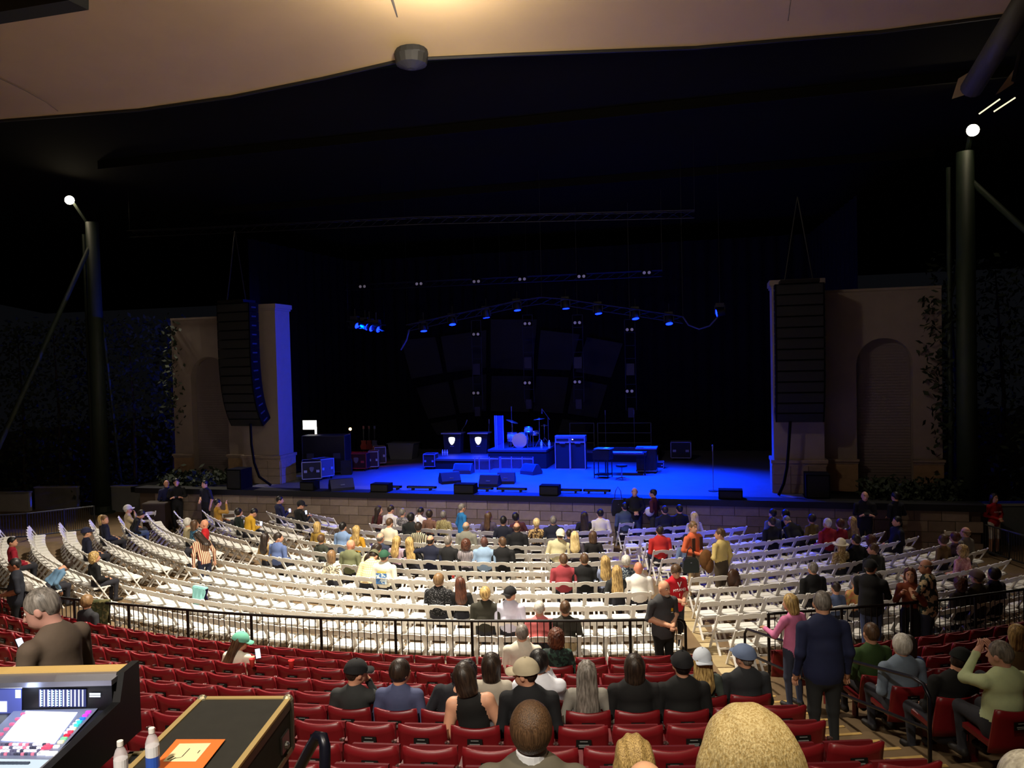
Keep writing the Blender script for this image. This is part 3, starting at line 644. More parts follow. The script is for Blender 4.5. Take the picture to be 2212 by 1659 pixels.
line_array('tall hanging black speaker array in front of the left column', 503, 655, 14, -.95, math.radians(-4), CURL)
line_array('tall hanging black speaker array in front of the right column', 1727, 612, 13, -.9, 0, CURL)
for (pts, lb) in (([(541, 915), (543, 960), (549, 1000), (560, 1030), (585, 1048)], 'hanging black cable bundle under the left speaker array'), ([(1707, 910), (1704, 960), (1700, 1010), (1693, 1045), (1682, 1070)], 'hanging black cable bundle under the right speaker array')):
    q = MB().tube([PY(x, y, -.6 + .0 * i) for i, (x, y) in enumerate(pts)], .045, 8).obj('cable_bundle', M_matte, None, True); tag(q, lb, 'cable')

# ------------------------------------------------------------------ lighting rig
LY = 3.6
def truss(label, pts, wdt=.3, name='lighting_truss'):
    t = thing(name, label, 'truss', pts[0]); o = Vector(pts[0]); q = [Vector(p) - o for p in pts]
    offs = [Vector((0, -wdt / 2, 0)), Vector((0, wdt / 2, 0)), Vector((0, 0, -wdt * .8))]
    for of in offs: MB().tube([p + of for p in q], .022, 6).obj('chord', M_blackmetal, t)
    lace = MB()
    for i in range(len(q) - 1):
        L_ = (q[i + 1] - q[i]).length; n_ = max(1, int(L_ / .45))
        for k in range(n_):
            a, c = q[i].lerp(q[i + 1], k / n_), q[i].lerp(q[i + 1], (k + 1) / n_)
            for j in range(3): lace.tube([a + offs[j], c + offs[(j + 1) % 3]], .010, 4, cap=False)
    for p in (q[0], q[len(q) // 2], q[-1]):
        zc = 13.9 - (p.y + o.y + 5.2) * 3.5 / 31.2 - o.z; MB().tube([p, (p.x, p.y, zc)], .008, 5).obj('hanger_cable', M_blackmetal, t)
    f = lace.obj('lacing', M_blackmetal, t); f['kind'] = 'stuff'
    return t
arc = [(880, 702), (915, 694), (977, 680), (1050, 665), (1117, 650), (1170, 642), (1222, 646), (1292, 657), (1372, 668), (1445, 679), (1475, 684)]
truss('arched black lighting truss over the middle of the stage', [PY(x, y, LY) for x, y in arc])
truss('straight black truss crossing high behind the arched truss', [PY(745, 616, 7.0), PY(1080, 600, 7.0), PY(1430, 584, 7.0)])
truss('dark truss crossing high above the front of the stage', [PY(280, 500, 1.5), PY(900, 470, 1.5), PY(1500, 455, 1.5)])
truss('short black truss beside the left wing', [PY(752, 694, 3.0), PY(830, 702, 3.0)])
def moving_light(label, p, tgt, power, size=.14, em=40, ang=70, group=None, col=BLUE, yoke=True):
    t = thing('moving_light', label, 'stage light', p, 0, group); d = (Vector(tgt) - Vector(p)).normalized(); R = d.to_track_quat('Z', 'Y').to_matrix()
    MB().box((0, 0, .26), (.30, .24, .14)).obj('base', M_black, t)
    MB().box((-.17, 0, .10), (.03, .12, .3)).box((.17, 0, .10), (.03, .12, .3)).obj('yoke', M_black, t)
    MB().lathe([(.08, -.22), (.13, -.15), (size, .10), (size, .12)], (0, 0, 0), 14, R=R).obj('head', M_black, t, True)
    MB().lathe([(.005, .125), (size * .92, .122), (size * .95, .118)], (0, 0, 0), 14, R=R).obj('lens', mat((6, 26, 255), emit=em), t)
    MB().tube([(0, 0, .3), (0, 0, .62)], .018, 6).obj('clamp', M_black, t)
    if power: lamp('stage_lamp', 'SPOT', Vector(p) + d * .2, power, col, tgt, .08, ang, .9)
    return t
tg = [(-3.5, 2.5), (-2.0, 2.0), (-1.0, 3.5), (0.5, 2.5), (2.0, 3.0), (3.6, 2.5), (5.0, 2.0), (6.0, 1.5)]
for i, ((x, y), (tx, ty)) in enumerate(zip(((915, 709), (977, 695), (1050, 680), (1117, 664), (1222, 660), (1292, 671), (1372, 682), (1445, 693)), tg)):
    moving_light('blue lit moving light, %s along the arched truss from the drooping cable' % ONES[8 - i], PY(x, y, LY), (tx, ty, DECK), 10000, em=14, ang=86, group='blue lights on the arched truss')
for i, (x, y) in enumerate(((767, 701), (789, 704), (798, 707), (813, 709))):
    moving_light('blue lit moving light, %s from the left column on the short truss' % ONES[i + 1], PY(x, y, 3.0), (4, .5, 2.5), 2500 if i in (0, 3) else 0, em=14, group='blue lights by the left wing')
ml = moving_light('lone blue light at the end of the drooping cable, right wing', PY(1555, 675, 3.2), (-8.6, .3, 4.4), 17000, em=16, ang=44)
MB().tube([(0, 0, .6), (0, 0, 12.98 - ml.location.z)], .008, 5).obj('hanger_cable', M_blackmetal, ml)
lamp('stage_lamp', 'SPOT', PY(800, 702, 3.0), 9000, BLUE, (8.6, .5, 4.8), .08, 34, .9)
lamp('stage_lamp', 'SPOT', (-10.3, 2.6, 4.5), 420, (1.0, .07, .03), tuple(P(775, 1010, DECK)), .06, 40, .9)
for (pts, lb) in (([(1475, 684), (1487, 702), (1510, 711), (1533, 704), (1552, 683)], 'drooping cable between the arched truss and the lone blue light'), ([(884, 712), (878, 735), (866, 756)], 'loose cable hanging from the left end of the arched truss')):
    q = MB().tube([PY(x, y, LY) for x, y in pts], .03, 6).obj('hanging_cable', mat((60, 62, 80), .6)); tag(q, lb, 'cable')
M_dim = mat((190, 180, 170), emit=.10)
def blinder(label, p, group, parent=None):
    t = thing('blinder_light', label, 'stage light', p, 0, group)
    MB().box((0, .06, 0), (.40, .12, .22)).obj('housing', M_matte, t)
    for sx in (-1, 1): MB().lathe([(.065, 0), (.03, -.02), (.005, -.025)], (sx * .10, -.01, 0), 12, R=Matrix.Rotation(PI / 2, 3, 'X')).obj('bulb', M_dim, t)
for i, (x, y) in enumerate(((783, 619), (905, 613), (1029, 608), (1128, 603), (1256, 597), (1397, 589))): blinder('small two bulb blinder light, %s along the straight truss from the left wing' % ONES[i + 1], PY(x, y, 6.8), 'blinders on the straight truss')
for i, (x, yt, yb, bl) in enumerate(((1028, 692, 884, (722, 849)), (1139, 680, 868, (699, 827)), (1247, 680, 868, (697, 825)), (1360, 690, 886, (712, 845)))):
    a, c = PY(x, yt, 8.4), PY(x, yb, 8.4); t = thing('hanging_tower', ['dark hanging light tower behind the ribbed podiums', 'dark hanging light tower behind the drum kit', 'dark hanging light tower behind the guitar amplifiers', 'dark hanging light tower behind the organ'][i], 'truss tower', a, 0, 'hanging light towers'); h = a[2] - c[2]; MB().tube([(0, 0, 0), (0, 0, 13.9 - (a[1] + 5.2) * 3.5 / 31.2 - a[2])], .01, 5).obj('hanger_cable', M_blackmetal, t)
    for sx in (-1, 1): MB().tube([(sx * .22, 0, 0), (sx * .22, 0, -h)], .02, 6).obj('upright', mat((34, 34, 40), .6), t)
    rg = MB().tube([(-.22, 0, 0), (.22, 0, 0)], .015, 5).mesh('rung', mat((34, 34, 40), .6))
    for k in range(8): link('rung', rg, t, (0, 0, -h * k / 7))
    MB().box((0, 0, -h * .55), (.34, .2, .5)).obj('lamp_head', mat((30, 30, 36), .5), t); MB().box((0, 0, -h - .1), (.26, .22, .42)).obj('lamp_head', mat((30, 30, 36), .5), t)
    for y in bl: blinder('small two bulb blinder light %s on the tower behind the %s' % ('high' if y < 760 else 'low', ('podiums', 'drum kit', 'amplifiers', 'organ')[i]), PY(x, y, 8.25), 'blinders on the hanging towers')
# small things on stage
def bottle(label, p, m, s=1.0, group=None):
    t = thing('water_bottle', label, 'bottle', p, 0, group)
    MB().lathe([(.028 * s, 0), (.032 * s, .01 * s), (.032 * s, .06 * s), (.029 * s, .08 * s), (.032 * s, .10 * s), (.032 * s, .15 * s), (.022 * s, .18 * s), (.012 * s, .195 * s), (.012 * s, .20 * s)], n=16).obj('bottle_body', m, t, True)
    MB().lathe([(.015 * s, .198 * s), (.015 * s, .222 * s), (.012 * s, .224 * s)], n=14).obj('cap', mat((235, 232, 228), .5), t)
    MB().lathe([(.0325 * s, .085 * s), (.0325 * s, .135 * s)], n=16).obj('wrapper', mat((225, 225, 230), .5), t)
    return t
for i, dx in enumerate((0, .1, .2)):
    pp, _ = on_deck(959, 983, DECK + .42); bottle('water bottle standing at the foot of the ribbed podium', pp + np.array([dx, -.15, 0]), mat((170, 180, 210), .2), 1.1, 'bottles by the podium')
for i, dx in enumerate((0, .32)):
    bottle(['clear bottle at the edge of the drum riser', 'round jug at the edge of the drum riser'][i], p0 + np.array([.95 + dx, -.1, 0]), mat((170, 190, 210), .2), 1.5)

# ------------------------------------------------------------------ people: smooth bodies from distance fields
def surfnet(V, org, h):
    ins = V < 0; nx, ny, nz = V.shape
    cnt = np.zeros((nx - 1, ny - 1, nz - 1), np.int8); cor = [(i, j, k) for i in (0, 1) for j in (0, 1) for k in (0, 1)]
    sl = lambda a, c: a[c[0]:nx - 1 + c[0], c[1]:ny - 1 + c[1], c[2]:nz - 1 + c[2]]
    for c in cor: cnt += sl(ins, c)
    act = (cnt > 0) & (cnt < 8); I = np.argwhere(act); idx = -np.ones(act.shape, np.int64); idx[act] = np.arange(len(I))
    pos = np.zeros((len(I), 3)); num = np.zeros(len(I))
    val = {c: sl(V, c)[act] for c in cor}
    for a in cor:
        for ax in range(3):
            if a[ax] == 0:
                b = list(a); b[ax] = 1; b = tuple(b); va, vb = val[a], val[b]; m = (va < 0) != (vb < 0); t = va[m] / (va[m] - vb[m])
                q = np.tile(np.array(a, float), (m.sum(), 1)); q[:, ax] = t; pos[m] += q; num[m] += 1
    v = org + h * (I + pos / num[:, None]); F = []
    for ax in range(3):
        o = [d for d in range(3) if d != ax]
        a = ins; s0 = [slice(None)] * 3; s1 = [slice(None)] * 3; s0[ax] = slice(0, -1); s1[ax] = slice(1, None)
        A, B = a[tuple(s0)], a[tuple(s1)]; E = np.argwhere(A != B)
        E = E[(E[:, o[0]] > 0) & (E[:, o[1]] > 0) & (E[:, o[0]] < V.shape[o[0]] - 1) & (E[:, o[1]] < V.shape[o[1]] - 1)]
        if len(E) == 0: continue
        c = []
        for d0, d1 in ((-1, -1), (0, -1), (0, 0), (-1, 0)):
            g = E.copy(); g[:, o[0]] += d0; g[:, o[1]] += d1; c.append(idx[g[:, 0], g[:, 1], g[:, 2]])
        q = np.stack(c, 1); fl = A[E[:, 0], E[:, 1], E[:, 2]]
        if ax == 1: fl = ~fl
        q[~fl] = q[~fl][:, ::-1]; F.append(q)
    return v, np.concatenate(F)
def cap_d(X, a, b, ra, rb, n=None, s=1.0):
    a, b = np.asarray(a, float), np.asarray(b, float); D = X - a; d = b - a
    if n is not None:
        n = np.asarray(n, float); D = D + np.outer(D @ n * (1 / s - 1), n); d = d + n * (d @ n) * (1 / s - 1)
    t = np.clip((D @ d) / (d @ d + 1e-9), 0, 1); return np.linalg.norm(D - t[:, None] * d, axis=1) - (ra + (rb - ra) * t)
def ell_d(X, c, r):
    q = (X - np.asarray(c)) / np.asarray(r); k = np.linalg.norm(q, axis=1); return (k - 1) * min(r)
def smin(a, b, k):
    h = np.clip(.5 + .5 * (b - a) / k, 0, 1); return b * (1 - h) + a * h - k * h * (1 - h)
def grid_eval(fn, lo, hi, h):
    n = np.ceil((np.array(hi) - np.array(lo)) / h).astype(int) + 1
    ax = [lo[i] + h * np.arange(n[i]) for i in range(3)]; X = np.stack(np.meshgrid(*ax, indexing='ij'), -1).reshape(-1, 3)
    v, f = surfnet(fn(X).reshape(n), np.array(lo), h); return v, f
_HEAD = {}
def head_mesh(h):
    if h in _HEAD: return _HEAD[h]
    def fn(X):
        d = ell_d(X, (0, -.005, .012), (.077, .096, .105))
        d = smin(d, ell_d(X, (0, .035, -.055), (.056, .062, .062)), .03)
        d = smin(d, cap_d(X, (0, .088, .008), (0, .112, -.028), .009, .014), .012)
        d = smin(d, ell_d(X, (0, .085, -.066), (.026, .018, .011)), .01)
        for s in (-1, 1): d = smin(d, ell_d(X, (s * .080, -.005, -.008), (.013, .024, .034)), .006)
        return smin(d, cap_d(X, (0, -.015, -.04), (0, -.03, -.19), .054, .058), .03)
    _HEAD[h] = grid_eval(fn, (-.12, -.14, -.24), (.12, .15, .14), h); return _HEAD[h]
_HAIR = {}
def hair_mesh(kind, h=.011):
    if (kind, h) in _HAIR: return _HAIR[(kind, h)]
    def fn(X):
        x, y, z = X.T
        base = ell_d(X, (0, -.014, .022), (.087, .104, .111))
        cut = .80 * y - .6 * z - .030
        if kind == 'short':
            d = np.maximum(np.maximum(base, cut), -.085 - z); d = np.maximum(d, np.minimum(.0 - z - .012, y + .045))
        elif kind == 'balding':
            d = np.maximum(np.maximum(base, cut), np.maximum(z - .045, -.08 - z)); d = np.maximum(d, np.minimum(.0 - z - .012, y + .045))
        elif kind == 'full':
            d = np.maximum(ell_d(X, (0, -.018, .022), (.098, .112, .120)), cut - .008); d = np.maximum(d, -.11 - z)
        elif kind == 'curly':
            d = smin(ell_d(X, (0, -.022, .015), (.112, .122, .128)), ell_d(X, (0, -.045, -.07), (.11, .08, .09)), .04)
            d = d + .011 * np.sin(x * 95) * np.sin(y * 90) * np.sin(z * 100); d = np.maximum(d, .8 * y - .45 * z - .045)
        elif kind == 'bob':
            d = smin(ell_d(X, (0, -.018, .02), (.098, .112, .118)), cap_d(X, (0, -.03, -.02), (0, -.035, -.10), .098, .10, (0, 1, 0), .85), .03); d = np.maximum(d, y * .95 - z * .3 - .035); d = np.maximum(d, -.165 - z)
        else:
            L = {'long': -.27, 'vlong': -.36, 'big': -.42}.get(kind, -.27); wd = .10 if kind != 'big' else .125
            d = smin(ell_d(X, (0, -.018, .02), (.097 if kind != 'big' else .106, .112, .120)), cap_d(X, (0, -.05, -.02), (0, -.085, L), wd, wd * 1.22, (0, 1, 0), .58), .04); d = np.maximum(d, y * .95 - z * .3 - .035)
            d = d + (.004 if kind != 'big' else .0012) * np.sin(x * 120 + z * 14)
        return d
    lo = (-.16, -.2, -.55 if kind in ('vlong', 'big') else (-.4 if kind == 'long' else -.26)); v, f = grid_eval(fn, lo, (.16, .16, .18), h)
    me = bpy.data.meshes.new('hair_' + kind); me.from_pydata(v.tolist(), [], f.tolist()); me.materials.append(M_black); me.shade_smooth(); _HAIR[(kind, h)] = me; return me
_CAP = {}
def cap_mesh(kind):
    if kind in _CAP: return _CAP[kind]
    b = MB()
    def dome(rx, ry, rz_, c, n=20, m=7, z0=0.0):
        prof = [(math.cos(PI / 2 * i / m), math.sin(PI / 2 * i / m)) for i in range(m + 1)]
        vs = [(c[0] + max(q, .01) * rx * math.cos(2 * PI * k / n), c[1] + max(q, .01) * ry * math.sin(2 * PI * k / n), c[2] + zz * rz_) for q, zz in prof for k in range(n)]
        b.add(vs, [(i * n + k, i * n + (k + 1) % n, (i + 1) * n + (k + 1) % n, (i + 1) * n + k) for i in range(m) for k in range(n)])
    if kind in ('cap', 'capback'):
        dome(.106, .124, .122, (0, -.012, .024)); s = 1 if kind == 'cap' else -1
        vs = []
        for i in range(9):
            a = PI * (i / 8 - .5) * .9; vs += [(.09 * math.sin(a), s * (.098 * math.cos(a)) - .005, .035), (.092 * math.sin(a), s * (.10 + .085 * math.cos(a) ** .7) - .005, .022 + .012 * math.cos(2 * a))]
        b.add(vs + [(x, y, z - .006) for x, y, z in vs], [(2 * i, 2 * i + 1, 2 * i + 3, 2 * i + 2) for i in range(8)] + [(18 + 2 * i, 18 + 2 * i + 2, 18 + 2 * i + 3, 18 + 2 * i + 1) for i in range(8)] + [(2 * i + 1, 18 + 2 * i + 1, 18 + 2 * i + 3, 2 * i + 3) for i in range(8)])
        b.ball((0, -.012, .148), .009, 6, 4)
    elif kind == 'fedora':
        dome(.102, .120, .122, (0, -.012, .035)); b.lathe([(.085, .04), (.15, .028), (.175, .02), (.174, .012), (.15, .02), (.09, .03)], (0, -.005, 0), 24)
    elif kind == 'flat':
        dome(.116, .138, .118, (0, -.004, .028)); b.lathe([(.10, .03), (.112, .036), (.112, .045)], (0, 0, 0), 20); b.ball((0, .12, .04), (.075, .06, .010), 12, 6)
    me = b.mesh('headwear_' + kind, M_black, True); _CAP[kind] = me; return me
M_eyew = mat((210, 205, 200), .3); M_eyed = mat((30, 22, 18), .3); M_lip = mat((150, 80, 72), .6)

ARM = {'side': ((.265, -.04, .20), (.275, .05, -.04)), 'lap': ((.265, -.03, .19), (.11, .25, .10)), 'phone': ((.25, .04, .20), (.07, .29, .27)), 'cross': ((.265, .03, .23), (-.06, .19, .22)), 'clasp': ((.275, -.03, .22), (.05, .21, .14)),
       'face': ((.24, .20, .26), (.10, .19, .53)), 'around': ((.44, -.03, .42), (.66, .0, .36)), 'fwd': ((.26, .12, .21), (.20, .38, .22)), 'knee': ((.27, .02, .2), (.16, .40, .06)), 'drink': ((.24, .14, .22), (.12, .30, .42)), 'reach': ((.30, .14, .34), (.34, .36, .22)), 'up2': ((.25, .22, .40), (.10, .26, .62)), 'down': ((.25, .02, .18), (.26, .12, -.08))}
_BODY = {}
def body_mesh(kind='sit', build='m', lean=-4, roll=0, head=(0, 0, 0), arms=('lap', 'lap'), sleeve='long', tuck=True, bottom='long', vox=.021, face=False, legs=None, kneel=0.0):
    key = (kind, build, lean, roll, head, arms, sleeve, tuck, bottom, vox, face, legs)
    if key in _BODY: return _BODY[key]
    sw = {'m': .200, 'f': .172, 'b': .222, 'c': .155}[build]; fat = {'m': 1.06, 'f': .96, 'b': 1.25, 'c': .85}[build]
    hz = .50 if kind == 'sit' else .93
    a, rr = math.radians(lean), math.radians(roll); R = np.array(Matrix.Rotation(rr, 3, 'Y') @ Matrix.Rotation(-a, 3, 'X')); H0 = np.array([0, 0, hz])
    T = lambda p: H0 + R @ np.asarray(p, float)
    ny = R @ np.array([0, 1.0, 0]); pr = []
    SK, SH, PA, SO = 0, 1, 2, 3
    pelv = PA if tuck else SH
    pr.append((T((0, 0, -.02)), T((0, 0, .06)), .158 * fat, .152 * fat, ny, .76, pelv))
    if not tuck and kind == 'stand': pr.append((T((0, 0, .03)), T((0, 0, .12)), .172 * fat, .164 * fat, ny, .76, SH))
    pr.append((T((0, .005, .10)), T((0, 0, .24)), .150 * fat, .152 * fat, ny, .70 if build != 'b' else .85, SH))
    pr.append((T((0, 0, .25)), T((0, -.008, .42)), (.152 if build != 'f' else .142) * min(fat, 1.1), .165 * (sw / .185) * 1.0, ny, .64, SH))
    pr.append((T((-sw * .92, 0, .462)), T((sw * .92, 0, .462)), .064, .064, None, 1, SH)); pr.append((T((0, -.012, .47)), T((0, -.004, .54)), .085, .068, None, 1, SH))
    pr.append((T((0, -.002, .53)), T((0, .012, .60)), .053, .050, None, 1, SK))
    if sleeve == 'tank': pr[3] = (*pr[3][:6], SK)
    hands = []
    for s, nm in zip((-1, 1), arms):
        e, w_ = ARM[nm] if isinstance(nm, str) else nm; mr = np.array([s, 1, 1.0]); Sx = T((s * sw, 0, .46)); sc = sw / .185 if not (nm in ('lap', 'clasp', 'phone')) else 1
        E_, W_ = T(np.array(e) * mr), T(np.array(w_) * mr)
        up_m = SK if sleeve == 'tank' else SH; lo_m = SH if sleeve == 'long' else SK
        pr.append((Sx, E_, .066, .052, None, 1, up_m)); pr.append((E_, W_, .051, .034, None, 1, lo_m))
        d = (W_ - E_) / np.linalg.norm(W_ - E_); pr.append((W_, W_ + d * .075, .030, .030, None, 1, SK)); hands.append((W_, d, s))
    for s in (-1, 1):
        if kind == 'sit':
            hp_ = np.array([s * .095, .02, .515]); kn = np.array([s * .125, .43, .515]); an = np.array([s * .125, .40, .10])
        else:
            off = (legs or (0, 0))[0 if s < 0 else 1]; hp_ = np.array([s * .095, 0, .90]); kn = np.array([s * .10, .015 + off * .6, .49]); an = np.array([s * .105, -.02 + off, .09])
        m1 = PA if bottom != 'none' else SK; m2 = PA if bottom == 'long' else SK
        pr.append((hp_, kn, .092 * min(fat, 1.12), .066, None, 1, m1)); pr.append((kn, an, .062, .043, None, 1, m2)); pr.append((an + np.array([0, -.03, -.045]), an + np.array([s * .01, .15, -.05]), .043, .038, None, 1, SO))
    pts = np.array([p for q in pr for p in (q[0], q[1])]); lo = pts.min(0) - .24; hi = pts.max(0) + .24; lo[2] = max(lo[2], -.03)
    n = np.ceil((hi - lo) / vox).astype(int) + 1; ax = [lo[i] + vox * np.arange(n[i]) for i in range(3)]; shape = tuple(n)
    V = np.full(shape, .3); 
    for q in pr:
        mr = max(q[2], q[3]) + .09; l = np.minimum(q[0], q[1]) - mr; u = np.maximum(q[0], q[1]) + mr
        i0 = np.clip(((l - lo) / vox).astype(int), 0, n - 1); i1 = np.clip(((u - lo) / vox).astype(int) + 2, 1, n)
        sub = np.stack(np.meshgrid(*[ax[i][i0[i]:i1[i]] for i in range(3)], indexing='ij'), -1); sh = sub.shape[:3]
        d = cap_d(sub.reshape(-1, 3), q[0], q[1], q[2], q[3], q[4], q[5]).reshape(sh)
        sl = tuple(slice(i0[i], i1[i]) for i in range(3)); V[sl] = smin(V[sl], d, .035)
    v, f = surfnet(V, lo, vox); fc = v[f].mean(1)
    D = np.stack([cap_d(fc, q[0], q[1], q[2], q[3], q[4], q[5]) for q in pr], 1); mi = np.array([q[6] for q in pr])[D.argmin(1)]
    if not tuck: mi[(((fc - H0) @ R)[:, 2] < -.115) & (mi == SH)] = PA
    hm = Matrix([[*R[i], T((0, .0, .57))[i]] for i in range(3)] + [[0, 0, 0, 1]]) @ Matrix.Rotation(math.radians(head[0]), 4, 'Z') @ Matrix.Rotation(-math.radians(head[1]), 4, 'X') @ Matrix.Rotation(math.radians(head[2]), 4, 'Y') @ Matrix.Translation((0, .022, .135)) @ Matrix.Scale(1.09, 4)
    hv, hf = head_mesh(.011 if vox < .02 else .0145); hmn = np.array(hm); hv2 = hv @ hmn[:3, :3].T + hmn[:3, 3]
    b = MB(); b.v = [tuple(p) for p in v] + [tuple(p) for p in hv2]; b.f = [list(map(int, q)) for q in f] + [[int(i) + len(v) for i in q] for q in hf]; b.m = [int(i) for i in mi] + [0] * len(hf)
    for (W_, d, s) in hands:                                    # five fingers, bent, on each hand
        d = Vector(d); W_ = Vector(W_); sd = Vector((s, 0, 0)); sd = (sd - d * sd.dot(d)).normalized() if abs(d.x) < .9 else Vector((0, 0, 1)); nn = d.cross(sd); nn = nn if nn.z < 0 else -nn
        for k in range(4):
            o = (k - 1.5) * .018; l = (.062, .072, .068, .052)[k]; a0 = W_ + d * .092 + sd * o; a1 = a0 + d * l * .55 + nn * .008; a2 = a1 + d * l * .35 + nn * .028
            b.tube([a0 - d * .02, a0, a1, a2], [.010, .0095, .0088, .007], 5, 0)
        a0 = W_ + d * .03 - sd * .026; b.tube([a0, a0 - sd * .022 + d * .025, a0 - sd * .022 + d * .058 + nn * .012], [.012, .011, .008], 5, 0)
    if face:
        def hp3(p): return hm @ Vector(p)
        for s in (-1, 1):
            b.ball(hp3((s * .031, .077, .012)), .0135, 8, 5, 4); b.ball(hp3((s * .031, .088, .012)), .0065, 6, 4, 5)
            b.tube([hp3((s * .016, .093, .034)), hp3((s * .034, .091, .039)), hp3((s * .050, .078, .034))], .0045, 4, 5)
        b.tube([hp3((-.024, .083, -.066)), hp3((0, .099, -.064)), hp3((.024, .083, -.066))], .0055, 5, 6)
    me = bpy.data.meshes.new('body'); me.from_pydata(b.v, [], b.f)
    for m in (M_black,) * 7: me.materials.append(m)
    me.polygons.foreach_set('material_index', b.m); me.shade_smooth()
    _BODY[key] = (me, hm, T); return _BODY[key]

SKIN = (206, 152, 122); SKD = (96, 64, 48); SKT = (176, 120, 88)
HC = {'black': ((14, 12, 12), (34, 28, 26)), 'dark': ((28, 20, 16), (56, 42, 32)), 'brown': ((60, 42, 28), (104, 76, 52)), 'auburn': ((56, 28, 20), (104, 60, 40)), 'blond': ((120, 92, 52), (222, 188, 120)), 'pale': ((190, 160, 100), (246, 224, 168)),
      'gray': ((86, 80, 74), (142, 134, 126)), 'white': ((176, 170, 160), (226, 222, 212)), 'lbrown': ((96, 72, 46), (150, 116, 78))}
def cloth(c):
    if c is None: return mat((60, 60, 64), .85)
    if isinstance(c[0], str): return pattern(*c)
    return mat(c, .85, noise=.06, scale=10, bump=.15)
NP = [0]; PHONE = mat((210, 225, 255), emit=1.1)
def person(desc, root, rz, scale, hair, hcol, shirt, pants=(40, 40, 48), skin=SKIN, cap=None, capcol=(20, 20, 22), prints=(), shoes=(30, 28, 28), hv=.0135, collar=False, hscale=60, **kw):
    me, hm, T = body_mesh(**kw)
    t = thing('person', desc, 'person', root, rz); t.scale = (scale,) * 3
    o = link('body', me, t)
    for sl_, m in zip(o.material_slots, (mat(skin, .55, noise=.05, scale=14), cloth(shirt), cloth(pants), mat(shoes, .6), M_eyew, M_eyed, M_lip)):
        sl_.link = 'OBJECT'; sl_.material = m
    if hair and hair != 'bald':
        h = link('hair', hair_mesh(hair, hv), t); h.matrix_local = hm; h.material_slots[0].link = 'OBJECT'; h.material_slots[0].material = pattern('hair', *HC[hcol], hscale)
    if cap:
        c = link({'cap': 'baseball_cap', 'capback': 'baseball_cap', 'fedora': 'brimmed_hat', 'flat': 'flat_cap'}[cap], cap_mesh(cap), t); c.matrix_local = hm; c.material_slots[0].link = 'OBJECT'; c.material_slots[0].material = cloth(capcol)
        if cap == 'fedora': b = link('hat_band', MB().lathe([(.108, .036), (.107, .06)], (0, -.006, 0), 24).mesh('hat_band', mat((60, 50, 40))), t); b.matrix_local = hm; b.scale = (1, 1.17, 1)
    for (txt, size, colr, side, rz_, rx_) in prints:
        if txt == '#': tm = MB().box((0, 0, 0), (size[0], size[1], .012)).mesh('print', cloth(colr))
        else: tm = text_mesh(txt, size, mat(colr, .6), .004)
        q = link('print', tm, t); bd = kw.get('build', 'm')
        dp = (.19 if rz_ < .3 else .16) if bd == 'b' else (.135 if rz_ < .3 else .138)
        p = T((rx_, (-dp if side == 'back' else dp), rz_)); q.location = p; q.rotation_euler = (PI / 2, 0, 0 if side == 'back' else PI)
    if collar: b = link('white_collar', MB().lathe([(.070, -.03), (.082, .0), (.078, .045), (.062, .05), (.060, -.03)], (0, 0, 0), 18).mesh('white_collar', mat((225, 226, 228), .8)), t); b.location = T((0, -.004, .565))
    NP[0] += 1
    return t
def take(lst, pos, k=None):
    best = None
    for s in lst:
        if s[5] or (k is not None and s[0] != k): continue
        d = math.hypot(s[2] - pos[0], s[3] - pos[1])
        if best is None or d < best[0]: best = (d, s)
    best[1][5] = True; return best[1]
def sit_height(kw):
    sc = kw.get('scale', 1.03 if kw.get('build', 'm') != 'f' else .98)
    return 1.335 * sc + .42 * (1 - sc) + (.02 if kw.get('cap') else 0) - .25 * (1 - math.cos(math.radians(kw.get('lean', 0)))), sc
def sit_row(mode, x, y, kw):
    hh, sc = sit_height(kw)
    if mode == 'w':
        p = P(x, y, hh); r, th = to_pol(p); return min(max(int(round((20.3 - (r + .10)) / .86)), 0), 11), p, th
    best = None
    if 'row' in kw:
        k = kw['row']; lo, hi = .5, 4.5
        for _ in range(40):
            m = (lo + hi) / 2; p = P(x, y, m); r, th = to_pol(p)
            if r > RR[k] - .2: hi = m
            else: lo = m
        return k, p, th
    for k in range(8):
        p = P(x, y, TZ[k] + hh); r, th = to_pol(p); e = abs(r - (RR[k] - .30))
        if best is None or e < best[0]: best = (e, k, p, th)
    return best[1:]
def seat_person(mode, x, y, desc, hair, hcol, shirt, **kw):
    hh, sc = sit_height(kw); kw.pop('scale', None); turn = kw.pop('turn', 0); dist = kw.pop('dist', None)
    kw.setdefault('kind', 'sit')
    if dist is not None:
        p = PD(x, y, dist); th = to_pol(p)[1]; return person(desc, (p[0], p[1], p[2] - hh), math.radians(th + turn), sc, hair, hcol, shirt, **kw)
    k, p, th = sit_row(mode, x, y, kw); zs = 0.0
    if kw.pop('row', None) is not None: zs = min(max(p[2] - hh - TZ[k], -.14), .12)
    L_ = SEATS if mode == 'w' else REDS; R_ = WR[k] if mode == 'w' else RR[k] - .27
    q = pol(R_ if mode == 'w' else RR[k], th)
    ok = any(s[0] == k and not s[5] and math.hypot(s[2] - q[0], s[3] - q[1]) < .75 for s in L_)
    if ok: s = take(L_, q, k); th = s[1]
    elif mode == 'w':
        s = take(L_, q); k, th = s[0], s[1]; R_ = WR[k]
    a = math.radians(th); c = pol(R_ + (.05 if mode == 'w' else 0), th)
    return person(desc, (c[0], c[1], 0 if mode == 'w' else TZ[k] + .01 + zs), a + math.radians(turn), sc, hair, hcol, shirt, **kw)
